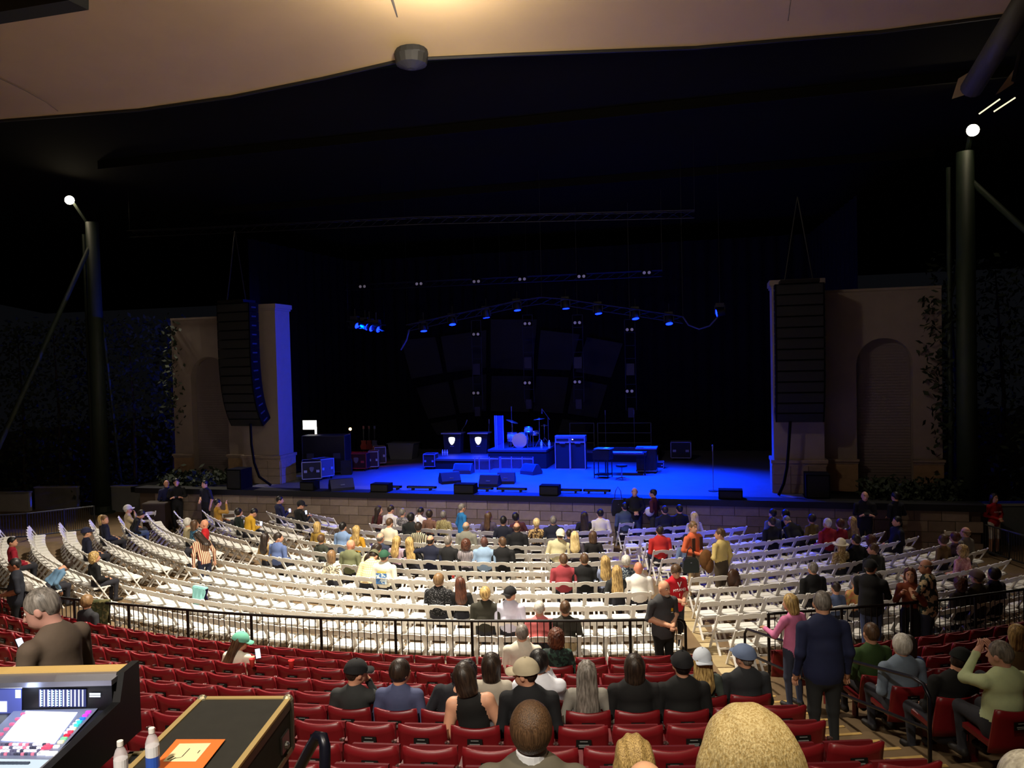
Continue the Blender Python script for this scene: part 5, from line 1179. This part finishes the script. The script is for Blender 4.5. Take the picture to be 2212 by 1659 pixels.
# ------------------------------------------------------------------ red stadium seats
M_red = mat((116, 20, 27), .38, noise=.06, scale=6); M_red2 = mat((96, 14, 20), .45)
def seat_meshes():
    b = MB(); U, V = 11, 6; f = []
    for lay in (0, 1):
        for j in range(V):
            for i in range(U):
                u = -1 + 2 * i / (U - 1); v = j / (V - 1)
                rr = 1 - (.035 if v > .9 and abs(u) > .95 else 0)
                z = .34 + v * (.48 - .028 * (1 - u * u)) - (.012 if v > .9 and abs(u) > .95 else 0); y = .10 * (1 - v) + .045 * u * u + lay * .022
                if v > .9: y -= .012 if lay == 0 else -.004
                f.append((u * .242 * rr, y, z))
    b.add(f, [(j * U + i, j * U + i + 1, (j + 1) * U + i + 1, (j + 1) * U + i) for j in range(V - 1) for i in range(U - 1)] + [(U * V + j * U + i, U * V + (j + 1) * U + i, U * V + (j + 1) * U + i + 1, U * V + j * U + i + 1) for j in range(V - 1) for i in range(U - 1)]
          + [((V - 1) * U + i, (V - 1) * U + i + 1, U * V + (V - 1) * U + i + 1, U * V + (V - 1) * U + i) for i in range(U - 1)] + [(i + 1, i, U * V + i, U * V + i + 1) for i in range(U - 1)]
          + [(j * U, (j + 1) * U, U * V + (j + 1) * U, U * V + j * U) for j in range(V - 1)] + [((j + 1) * U + U - 1, j * U + U - 1, U * V + j * U + U - 1, U * V + (j + 1) * U + U - 1) for j in range(V - 1)])
    back = b.mesh('red_back', M_red, True)
    pan_up = MB().box((0, .19, .56), (.43, .05, .36), rx=math.radians(-12)).mesh('red_pan', M_red2)
    pan_dn = MB().box((0, .36, .42), (.43, .40, .05), rx=math.radians(4)).mesh('red_pan', M_red2)
    post = MB().box((.26, .16, .28), (.035, .10, .56)).box((.26, .28, .58), (.05, .34, .035)).mesh('red_post', M_red2)
    br = MB().box((.256, .02, .64), (.035, .03, .05)).ball((.24, -.0, .66), .012, 6, 4).ball((.272, .0, .66), .012, 6, 4).mesh('seat_bracket', mat((120, 92, 90), .35, .7))
    pl = MB().box((0, .010, .655), (.145, .012, .075), 0).box((0, .002, .680), (.075, .003, .007), 1).box((0, .002, .645), (.10, .003, .010), 1).box((0, .002, .629), (.09, .003, .008), 1).mesh('number_plate', [mat((12, 12, 12), .5), mat((120, 120, 120), .6)])
    return back, pan_up, pan_dn, post, br, pl
RS = seat_meshes()
REDS = []
def foh_block(x, y):                                            # where the mixing platform stands
    v = np.array([x, y, 2.5]) - CAM; d = v @ _f0; X = v @ _r0
    return d < 5.6 and X < -1.0
for k in range(14):
    for bk, (t0, t1) in enumerate(((-30, 17.4), (20.65, 46))):
        r = RR[k]; st_ = math.degrees(.522 / r); n = int((t1 - t0) / st_)
        te = t1 if bk == 0 else t0 + n * st_; ph = seat_phase('r', k, t0, te, r, st_)
        for i in range(n):
            th = (t1 - (i + .5) * st_ if bk == 0 else t0 + (i + .5) * st_) - ph
            x, y = pol(r, th); q = Q((x, y, RZ[k])); qb = Q((x, y, TZ[k] + .3))
            if q[2] < 1.2 or not (-60 < q[0] < 2480) or q[1] > 1690: continue
            if foh_block(x, y): continue
            REDS.append([k, th, x, y, bk, False, i + 1])
def build_reds():
    for k, th, x, y, bk, occ, ni in REDS:
        t = thing('stadium_seat', 'red stadium seat, %s row behind railing, %s from stepped aisle, %s block' % (ORD[k] if k < 12 else 'last', ordw(ni), 'mixing desk' if bk == 0 else 'handrail'), 'seat', (x, y, TZ[k]), math.radians(th), 'red stadium seats')
        link('backrest', RS[0], t); link('seat', RS[2] if occ else RS[1], t); link('armrest_post', RS[3], t); link('bracket', RS[4], t); link('number_plate', RS[5], t)

# ------------------------------------------------------------------ railings
M_rail = mat((22, 18, 17), .4, .2)
def railing(label, pix, curve_end):
    w = [P(x, y, 1.24) for x, y in pix]; base = TZ[0]
    # resample
    pts = [np.array(p) for p in w]; seg = [0]
    for i in range(len(pts) - 1): seg.append(seg[-1] + np.linalg.norm(pts[i + 1] - pts[i]))
    T = seg[-1]
    def f(s):
        s = min(max(s, 0), T); i = max(j for j in range(len(seg)) if seg[j] <= s + 1e-9); i = min(i, len(pts) - 2)
        return pts[i] + (pts[i + 1] - pts[i]) * ((s - seg[i]) / (seg[i + 1] - seg[i]))
    t = thing('crowd_railing', label, 'railing', (pts[0][0], pts[0][1], base)); o = np.array([pts[0][0], pts[0][1], base])
    top = [f(T * i / 40) - o for i in range(41)]
    if curve_end:
        e = top[-1]; d = (top[-1] - top[-2]); d /= np.linalg.norm(d)
        top += [e + d * .06 + np.array([0, 0, -.01]), e + d * .12 + np.array([0, 0, -.05]), e + d * .145 + np.array([0, 0, -.13]), e + d * .15 + np.array([0, 0, -1.2])]
    MB().tube(top, .026, 8).obj('top_rail', M_rail, t, True)
    MB().tube([f(T * i / 40) - o + np.array([0, 0, -1.0]) for i in range(41)], .016, 6).obj('bottom_rail', M_rail, t)
    bal = MB().tube([(0, 0, -1.0), (0, 0, 0)], .0085, 6).mesh('baluster', M_rail); po = MB().tube([(0, 0, -1.07), (0, 0, 0)], .027, 8).mesh('post', M_rail)
    s = 0.0; c = 0
    while s < T:
        p = f(s) - o; link('post' if c % 12 == 0 else 'baluster', po if c % 12 == 0 else bal, t, p); s += .113; c += 1
railing('long black baluster railing between the red seats and the white chairs', [(-30, 1266), (40, 1277), (137, 1292), (228, 1302), (456, 1322), (557, 1329), (713, 1336), (1017, 1341.5), (1249, 1341), (1401, 1339), (1462, 1337)], True)
railing('black baluster railing beyond the aisle behind the standing group', [(1660, 1326), (1745, 1320), (1862, 1311), (2049, 1295), (2212, 1273), (2260, 1266)], False)
def handrail(label, prof, posts, r=.022):
    t = thing('handrail', label, 'handrail', prof[0]); o = Vector(prof[0])
    MB().tube([Vector(p) - o for p in prof], r, 8).obj('rail', mat((18, 18, 30), .35, .3), t, True)
    for (a, b_) in posts: MB().tube([Vector(a) - o, Vector(b_) - o], r, 8).obj('post', mat((18, 18, 24), .35, .3), t)
    return t
th_ = 20.35
def hp(r, z): x, y = pol(r, th_); return (x, y, z)
handrail('black two bar handrail descending along the stepped aisle', [hp(21.15, .15), hp(21.15, .95), hp(21.25, 1.06), hp(21.45, 1.10), hp(23.6, 1.55), hp(25.9, 2.10), hp(26.1, 2.10), hp(26.2, 2.0), hp(26.2, 1.15)],
         [(hp(23.6, .6), hp(23.6, 1.55)), (hp(21.15, .62), hp(23.6, 1.1)), (hp(23.6, 1.1), hp(26.2, 1.65))])
a = PD(640, 1690, 3.1); b_ = PD(690, 1588, 3.1)
handrail('black curved pipe handrail end among the red seats beside the road case', [PD(610, 1750, 3.3), PD(640, 1672, 3.2), PD(672, 1612, 3.12), PD(685, 1590, 3.1), PD(697, 1592, 3.08), PD(702, 1612, 3.06), PD(702, 1680, 3.05), PD(702, 1760, 3.05)], [])

# ------------------------------------------------------------------ seat the audience
for (m_, x, y, d_, h_, c_, s_, kw) in SIT: seat_person(m_, x, y, d_, h_, c_, s_, **kw)
build_reds()

# ------------------------------------------------------------------ mixing position
PLZ = 2.62
def L2W(X, d, z): v = CAM + _r0 * X + _f0 * d; return Vector((v[0], v[1], z))
pf = MB().add([L2W(X, d, z) for z in (1.2, PLZ) for X, d in ((-5.2, 2.2), (-1.12, 2.2), (-1.12, 5.45), (-5.2, 5.45))], [(3, 2, 1, 0), (4, 5, 6, 7), (0, 1, 5, 4), (1, 2, 6, 5), (2, 3, 7, 6), (3, 0, 4, 7)]).obj('mixing_platform', mat((40, 36, 32), .85)); tag(pf, 'dark raised platform carrying the mixing desk among the red seats', 'platform')
g = stand_person(105, 1254, PLZ, 1.70, 72, 'person in a brown jumper with grey hair standing by the mixing desk', 'short', 'gray', (92, 78, 66), dist=5.1, build='m', arms=('phone', 'phone'), head=(30, 16, 0), face=True, vox=.012, hv=.009, tuck=False, pants=(30, 30, 36), skin=(196, 146, 132), lean=6)
# mixing console
t = thing('mixing_console', 'digital mixing desk with bright screen and tan top edge', 'mixing desk', L2W(-3.0, 4.2, PLZ)); o = Vector(t.location)
def wq(pts, m, name, lift=0.0, parent=None, mi=None):
    return MB().add([Vector(p) - o + Vector((0, 0, lift)) for p in pts], [(0, 1, 2, 3)]).obj(name, m, parent or t)
XR, XL = -2.335, -3.9
zs_ = 3.765
def boxw(X0, X1, d0, d1, z0, z1, m, name, parent=None):
    vs = [L2W(X, d, z) - o for z in (z0, z1) for X, d in ((X0, d0), (X1, d0), (X1, d1), (X0, d1))]
    return MB().add(vs, [(3, 2, 1, 0), (4, 5, 6, 7), (0, 1, 5, 4), (1, 2, 6, 5), (2, 3, 7, 6), (3, 0, 4, 7)]).obj(name, m, parent or t)
M_con = mat((34, 36, 52), .4); M_dk = mat((12, 12, 14), .5)
boxw(XL, XR, 3.62, 4.62, zs_ - .16, zs_ - .01, M_con, 'control_surface')
boxw(XL, XR + .0, 4.46, 4.66, zs_ - .1, 3.92, M_dk, 'meter_bridge')
boxw(XL, XR + .01, 4.575, 4.66, 3.92, 3.945, mat((214, 178, 108), .5), 'top_edge')
boxw(XL, XR + .01, 4.44, 4.575, 3.905, 3.935, mat((140, 142, 156), .35, .6), 'hood_lip')
# side cheek
pr_ = [(3.58, zs_ - .20), (4.70, zs_ - .24), (4.70, 3.95), (4.52, 3.95), (4.46, 3.80), (3.58, zs_ + .0)]
MB().add([L2W(X, d, z) - o for X in (XR, XR + .045) for d, z in pr_], [tuple(range(6)), tuple(range(11, 5, -1))] + [(k, k + 6, (k + 1) % 6 + 6, (k + 1) % 6) for k in range(6)]).obj('side_cheek', M_dk, t)
boxw(XR - .015, XR + .002, 3.60, 4.47, zs_ - .012, zs_ + .006, mat((150, 152, 165), .3, .6), 'cheek_trim')
for X in (XL + .2, XR - .15):
    boxw(X - .04, X + .04, 3.8, 4.5, PLZ, zs_ - .16, M_dk, 'leg')
def on_surf(pix, z): return [P(x, y, z) for x, y in pix]
scr = mat((236, 238, 255), emit=1.5)
wq(on_surf([(42, 1524), (214, 1528), (110, 1643), (-70, 1636)], zs_), mat((120, 132, 170), .4), 'bezel', .002)
wq(on_surf([(56, 1538), (168, 1541), (118, 1609), (2, 1602)], zs_), scr, 'touch_screen', .006)
wq(on_surf([(138, 1562), (128, 1562), (88, 1600), (112, 1602)], zs_), mat((196, 196, 226), emit=.9), 'screen_window', .009)
def br(x0, y0, x1, y1, m, name, d=4.452, parent=None):
    q = []
    for x, y in ((x0, y0), (x1, y0), (x1, y1), (x0, y1)):
        r = ray(x, y); k = d / (r @ _f0); q.append(CAM + r * k)
    return wq(q, m, name, 0, parent)
mb = br(84, 1489, 186, 1527, mat((40, 48, 96), emit=.5), 'meter_display')
for i in range(12):
    x = 86 + i * 8.3; br(x, 1490, x + 2.6, 1526, mat((220, 226, 255), emit=1.1), 'meter_bar', 4.450, mb)
    if i in (0, 2, 3, 4, 5, 7):
        for k in range(7): br(x + 3, 1492 + k * 5, x + 6, 1495 + k * 5, mat((150, 180, 230), emit=.8), 'meter_segment', 4.449, mb)
for k in range(2): br(193, 1497 + k * 5, 217, 1501 + k * 5, mat((200, 214, 240), emit=.6), 'name_lettering', 4.450)
br(-40, 1481, 47, 1570, mat((72, 84, 160), emit=.45), 'side_screen', 4.45); br(-40, 1481, 48, 1487, mat((230, 240, 255), emit=1.2), 'screen_header', 4.449); br(-8, 1515, 15, 1538, mat((235, 245, 255), emit=1.3), 'screen_digits', 4.448); br(33, 1490, 45, 1508, mat((200, 230, 220), emit=.9), 'screen_note', 4.448)
cols = [(214, 60, 210), (196, 60, 220), (30, 110, 230), (40, 190, 210), (60, 210, 190), (230, 230, 190), (230, 60, 90), (200, 30, 60), (120, 220, 150), (240, 230, 180)]
def btn(x, y, c, s=.014, e=.9, zz=.008, nm='button'):
    p = P(x, y, zs_); q = MB().box((0, 0, 0), (s * 1.5, s, .01)).obj(nm, mat(c, .4, emit=e), t); q.location = Vector(p) - o + Vector((0, 0, zz)); q.rotation_euler = (0, 0, YAW)
for i, c in enumerate(cols): btn(191 - i * 6.6, 1541 + i * 7.2, c, .018)
for i, c in enumerate(cols[3:8]): btn(168 - i * 6.4, 1560 + i * 6.5, (210, 220, 240), .012)
for i in range(5): btn(50 - i * 12, 1545 + i * 11, (240, 90, 130), .014)
rr_ = random.Random(5)
for j in range(4):
    for i in range(16): btn(-6 + i * 7.3 - j * 6, 1611 + j * 7, rr_.choice([(240, 120, 150), (220, 220, 235), (90, 90, 120), (220, 220, 235), (60, 60, 80)]), .010, .5)
btn(102, 1617, (240, 70, 100), .03); btn(122, 1616, (240, 240, 230), .018); btn(93, 1630, (245, 245, 245), .03); btn(112, 1631, (245, 245, 245), .03)
wq(on_surf([(-20, 1640), (110, 1643), (96, 1668), (-40, 1666)], zs_), mat((170, 190, 210), emit=.5), 'fader_panel', .004)
for i in range(8): btn(-4 + i * 9, 1652, (60, 70, 90), .014, 0, nm='readout')
lamp('console_lamp', 'POINT', tuple(L2W(-2.8, 4.40, 3.90)), .5, (.6, .7, 1.0), None, .04)
# big flight case in front of the camera, left
cz = 3.71
TL, TR, NL = Vector(P(433, 1505, cz)), Vector(P(631, 1504, cz)), Vector(P(285, 1646, cz))
ux = (TR - TL); wv = ux.length; ux.normalize(); uy = Vector((-ux.y, ux.x, 0)); LN = 1.15
t = thing('flight_case', 'large black flight case with tan edging and an orange sheet on top', 'flight case', (TL + TR) / 2 - uy * LN / 2 - Vector((0, 0, cz - PLZ)), math.atan2(ux.y, ux.x)); H_ = cz - PLZ
M_fc = mat((40, 38, 32), .75, noise=.12, scale=12); M_ed = mat((206, 178, 118), .4, .4)
MB().box((0, 0, H_ - .155), (wv - .01, LN - .01, .30)).obj('lid', M_fc, t); MB().box((0, 0, (H_ - .33) / 2 + .06), (wv - .05, LN - .05, H_ - .45)).obj('case_body', mat((18, 17, 16), .6), t)
for sx in (-1, 1):
    MB().box((sx * (wv / 2 - .014), 0, H_ - .008), (.032, LN, .022)).obj('edging', M_ed, t); MB().box((sx * (wv / 2 - .004), 0, H_ - .035), (.012, LN, .05)).obj('edging', mat((90, 82, 70), .4, .4), t)
    MB().box((sx * (wv / 2 - .004), 0, H_ - .31), (.014, LN, .03)).obj('edging', mat((150, 140, 120), .4, .5), t)
    for sy in (-1, 1): MB().box((sx * (wv / 2 - .006), sy * (LN / 2 - .015), H_ - .16), (.03, .03, .3)).obj('corner_edging', mat((120, 116, 108), .4, .5), t); MB().ball((sx * (wv / 2 - .02), sy * (LN / 2 - .02), H_ - .012), .032, 10, 6).obj('corner_cap', mat((176, 168, 140), .35, .7), t)
    MB().box((sx * (wv / 2 + .004), LN * .36, H_ - .20), (.012, .12, .10)).ball((sx * (wv / 2 + .008), LN * .36, H_ - .22), .025, 8, 5).obj('latch', M_steel, t)
for sy in (-1, 1): MB().box((0, sy * (LN / 2 - .014), H_ - .008), (wv, .028, .022)).obj('edging', M_ed, t)
for sx in (-1, 1):
    for sy in (-1, 1): MB().lathe([(.05, -.02), (.05, .02)], (sx * (wv / 2 - .1), sy * (LN / 2 - .12), .05), 12, R=Matrix.Rotation(PI / 2, 3, 'Y')).obj('castor', M_black, t)
oq = [P(x, y, cz) for x, y in ((381, 1600), (487, 1600), (437, 1664), (325, 1664))]
q = MB().add([Vector(p) + Vector((0, 0, dz_)) for dz_ in (.006, .008) for p in oq], [(3, 2, 1, 0), (4, 5, 6, 7), (0, 1, 5, 4), (1, 2, 6, 5), (2, 3, 7, 6), (3, 0, 4, 7)]).obj('orange_sheet', mat((240, 120, 50), .7)); tag(q, 'orange sheet with a pale note taped on the flight case', 'paper')
nq = [P(x, y, cz) for x, y in ((388, 1610), (456, 1609), (423, 1649), (352, 1649))]
MB().add([Vector(p) + Vector((0, 0, .0095)) for p in nq], [(0, 1, 2, 3)]).obj('pale_note', mat((238, 226, 178), .8), q)
for (x0, y0, x1, y1, wd) in ((410, 1621, 393, 1639, .004), (362, 1645, 376, 1638, .010), (368, 1647, 380, 1641, .008), (432, 1625, 427, 1631, .004), (380, 1642, 392, 1640, .003)):
    MB().bar(Vector(P(x0, y0, cz)) + Vector((0, 0, .0105)), Vector(P(x1, y1, cz)) + Vector((0, 0, .0105)), wd, .001).obj('ink_mark', mat((60, 52, 40)), q)
M_pl = mat((235, 228, 232), .12, key='petplastic'); M_pl.node_tree.nodes['Principled BSDF'].inputs['Alpha'].default_value = .45
b1 = bottle('clear water bottle with blue label nearer the orange sheet', Vector(P(331, 1671, cz)) + Vector((0, 0, .006)), M_pl); MB().lathe([(.0328, .03), (.0328, .084)], n=16).obj('blue_label', mat((50, 90, 190), .5), b1)
bottle('clear water bottle with plain label beside the mixing desk', Vector(P(263, 1700, cz)) + Vector((0, 0, .006)), M_pl, .98)
q = case('narrow black tray case with tan edges between desk and flight case', 0, 0, .42, .62, .80, YAW + .1, loc=np.array(L2W(-2.07, 4.05, PLZ)), edge=mat((150, 132, 92), .45, .4), castors=False); q.name = 'tray_case'
t = thing('cable_snake', 'tangle of cables and small connectors in the tray case', 'cable', L2W(-2.05, 4.3, PLZ + .80)); rr_ = random.Random(8)
for i in range(6):
    a = Vector((rr_.uniform(-.15, .15), rr_.uniform(-.2, .25), .015)); MB().tube([a, a + Vector((rr_.uniform(-.1, .1), .1, .03)), a + Vector((rr_.uniform(-.12, .12), .2, .012))], .011, 6).obj('cable', mat(rr_.choice([(24, 22, 20), (150, 130, 90), (120, 60, 30)]), .5), t)

# ------------------------------------------------------------------ bags, coats, cups, phones
def phone(x, y, z, lab, rz=0.0, s=1.0):
    p = P(x, y, z); q = MB().box((0, 0, 0), (.075 * s, .010, .15 * s)).obj('phone', M_black); q.location = p; q.rotation_euler = (math.radians(-35), 0, YAW + rz); MB().box((0, -.007, 0), (.066 * s, .002, .135 * s)).obj('lit_screen', PHONE, q); tag(q, lab, 'phone')
phone(557, 1412, 1.55, 'lit phone in the hand of the mint cap wearer', .5)
phone(661, 1107, 1.0, 'lit phone held up by the black cap wearer', .3); phone(626, 1103, .9, 'lit phone between the two dark figures by the stage', .3); phone(564, 1131, .95, 'lit phone held by the black and yellow jacket', .2)
phone(902, 1122, 1.0, 'lit phone of the white shirt near the stage wall', .2); phone(889, 1507, 2.0, 'lit phone glowing under the slumped dark hood', .2); phone(44, 1392, 3.6, 'lit phone held by the brown jumper beside the desk', 1.1, .7)
def drape_thing(name, lab, cat, p, w_, h, m, rz, m2=None):
    t = thing(name, lab, cat, p, rz)
    def sheet(y0, hh, m_, nm, ph):
        b = MB(); vs = []; N, Mv = 12, 8
        for lay in (0, 1):
            for j in range(Mv + 1):
                for i in range(N + 1):
                    u = -1 + 2 * i / N; v = j / Mv; x = u * w_ / 2 * (1 - .12 * v + .05 * math.sin(7 * v + ph)); y = y0 + (.02 * math.sin(u * 9 + ph) + .015 * math.sin(v * 8)) + lay * .012 * (1 if y0 > 0 else -1); vs.append((x, y, -v * hh * (1 - .1 * math.sin(u * 3 + ph))))
        K = (N + 1) * (Mv + 1); g_ = lambda l, j, i: l * K + j * (N + 1) + i
        fs = [(g_(l, j, i), g_(l, j, i + 1), g_(l, j + 1, i + 1), g_(l, j + 1, i)) for l in (0, 1) for j in range(Mv) for i in range(N)]
        fs += [(g_(0, Mv, i), g_(0, Mv, i + 1), g_(1, Mv, i + 1), g_(1, Mv, i)) for i in range(N)] + [(g_(0, j, e), g_(0, j + 1, e), g_(1, j + 1, e), g_(1, j, e)) for j in range(Mv) for e in (0, N)]
        b.add(vs, fs); b.obj(nm, m_, t, True)
    sheet(-.045, h, m, 'front_fall', .3); sheet(.045, h * .7, m2 or m, 'back_fall', 1.7)
    MB().prism([(-.055, -.01), (.055, -.01), (.035, .03), (-.035, .03)], -w_ / 2, w_ / 2, 'x').obj('fold_top', m, t)
rp = P(218, 1301, 1.24); drape_thing('camouflage_jacket', 'camouflage jacket hung over the black railing', 'jacket', (rp[0], rp[1], 1.26), .34, .62, pattern('noise', (62, 66, 36), (104, 98, 60), 14), math.radians(12))
rp = P(433, 1272, .80); drape_thing('draped_jacket', 'teal and purple jacket draped over an empty white chair', 'jacket', (rp[0], rp[1], .83), .40, .38, mat((150, 214, 214), .8), math.radians(-16), mat((50, 36, 90), .8))
def bag(lab, p, w_, h, m, name='handbag', strap=True):
    t = thing(name, lab, 'bag', p, YAW); b = MB(); prof = [(-.5, 0), (.5, 0), (.56, .25), (.50, .8), (.38, 1), (-.38, 1), (-.50, .8), (-.56, .25)]
    b.prism([(x * w_, z * h) for x, z in prof], -.07, .07, 'y'); b.obj('bag_body', m, t)
    if strap: MB().tube([(-w_ * .3, 0, h * .95), (-w_ * .2, 0, h * 1.5), (0, 0, h * 1.75), (w_ * .2, 0, h * 1.5), (w_ * .3, 0, h * .95)], .012, 6).obj('strap', m, t)
    MB().box((0, -.075, h * .7), (.03, .01, .015)).obj('clasp', M_steel, t)
op = P(1496, 1126, 1.84)
bag('dark green handbag carried by the orange shirt', (op[0] - .05, op[1] - .34, .72), .34, .34, mat((22, 30, 28), .5))
def coat(lab, p, m):
    t = thing('folded_coat', lab, 'coat', p, YAW + .3); MB().ball((0, 0, 0), (.17, .11, .24), 14, 9).obj('folded_cloth', m, t, True); MB().ball((.05, -.04, -.12), (.12, .09, .2), 12, 8).obj('sleeve', m, t, True)
coat('brown coat over the arm of the orange shirt', (op[0] + .30, op[1] - .22, 1.0), mat((110, 72, 34), .85, noise=.2, scale=9, bump=.3))
yp = P(1557, 1141, 1.80); coat('dark brown leather jacket held by the yellow shirt', (yp[0] + .26, yp[1] - .12, .68), mat((66, 42, 28), .4, noise=.2, scale=9, bump=.3))
bp = P(1358, 1060, 1.3); bag('black backpack on the person against the stage lip', (bp[0] - .05, min(bp[1], -1.95), .95), .38, .5, BLK and mat(BLK, .7), 'backpack')
q = MB().ball((0, 0, 0), .14, 14, 9).obj('white_bag', mat((210, 205, 214), .6), None, True); qp = P(1411, 1085, 1.15); q.location = (qp[0], min(qp[1], -2.1), 1.12); tag(q, 'white round bag held by the maroon top at the stage', 'bag')
def cup(lab, p, m):
    t = thing('plastic_cup', lab, 'cup', p); MB().lathe([(.03, 0), (.044, .115), (.046, .12), (.042, .118), (.028, .006)], n=16).obj('cup_wall', m, t, True); MB().lathe([(.028, .004), (.038, .085), (.001, .086)], n=14).obj('drink', mat((150, 50, 50), .3), t)
x_, y_ = pol(RR[2] - .02, to_pol(P(629, 1440, RZ[2]))[1]); cup('red plastic cup on a seat back in the red rows', (x_, y_, RZ[2] - .03), mat((200, 50, 50), .4))
pp = P(545, 1430, 1.45); cup('red plastic cup beside the mint cap wearer', (pp[0], pp[1], 1.38), mat((206, 60, 56), .4))
pp = P(979, 1246, .5); cup('small red cup on an empty white chair in the middle block', (pp[0], pp[1], .475), mat((206, 60, 60), .4))
t = thing('roadie_crate', 'dark wheeled crate by the stage wall under the leaning guard', 'crate', (P(345, 1092, .9)[0], -2.2, 0), .2); MB().box((0, 0, .55), (.8, .55, .9)).obj('crate_body', mat((40, 26, 22), .7), t); MB().box((0, 0, 1.02), (.84, .6, .05)).obj('lid', mat((60, 50, 44), .6), t)
for sx in (-1, 1):
    for sy in (-1, 1): MB().ball((sx * .3, sy * .2, .05), .05, 8, 5).obj('wheel', M_black, t)
print('PEOPLE', NP[0], 'SEATS', len(SEATS), 'REDS', len(REDS))
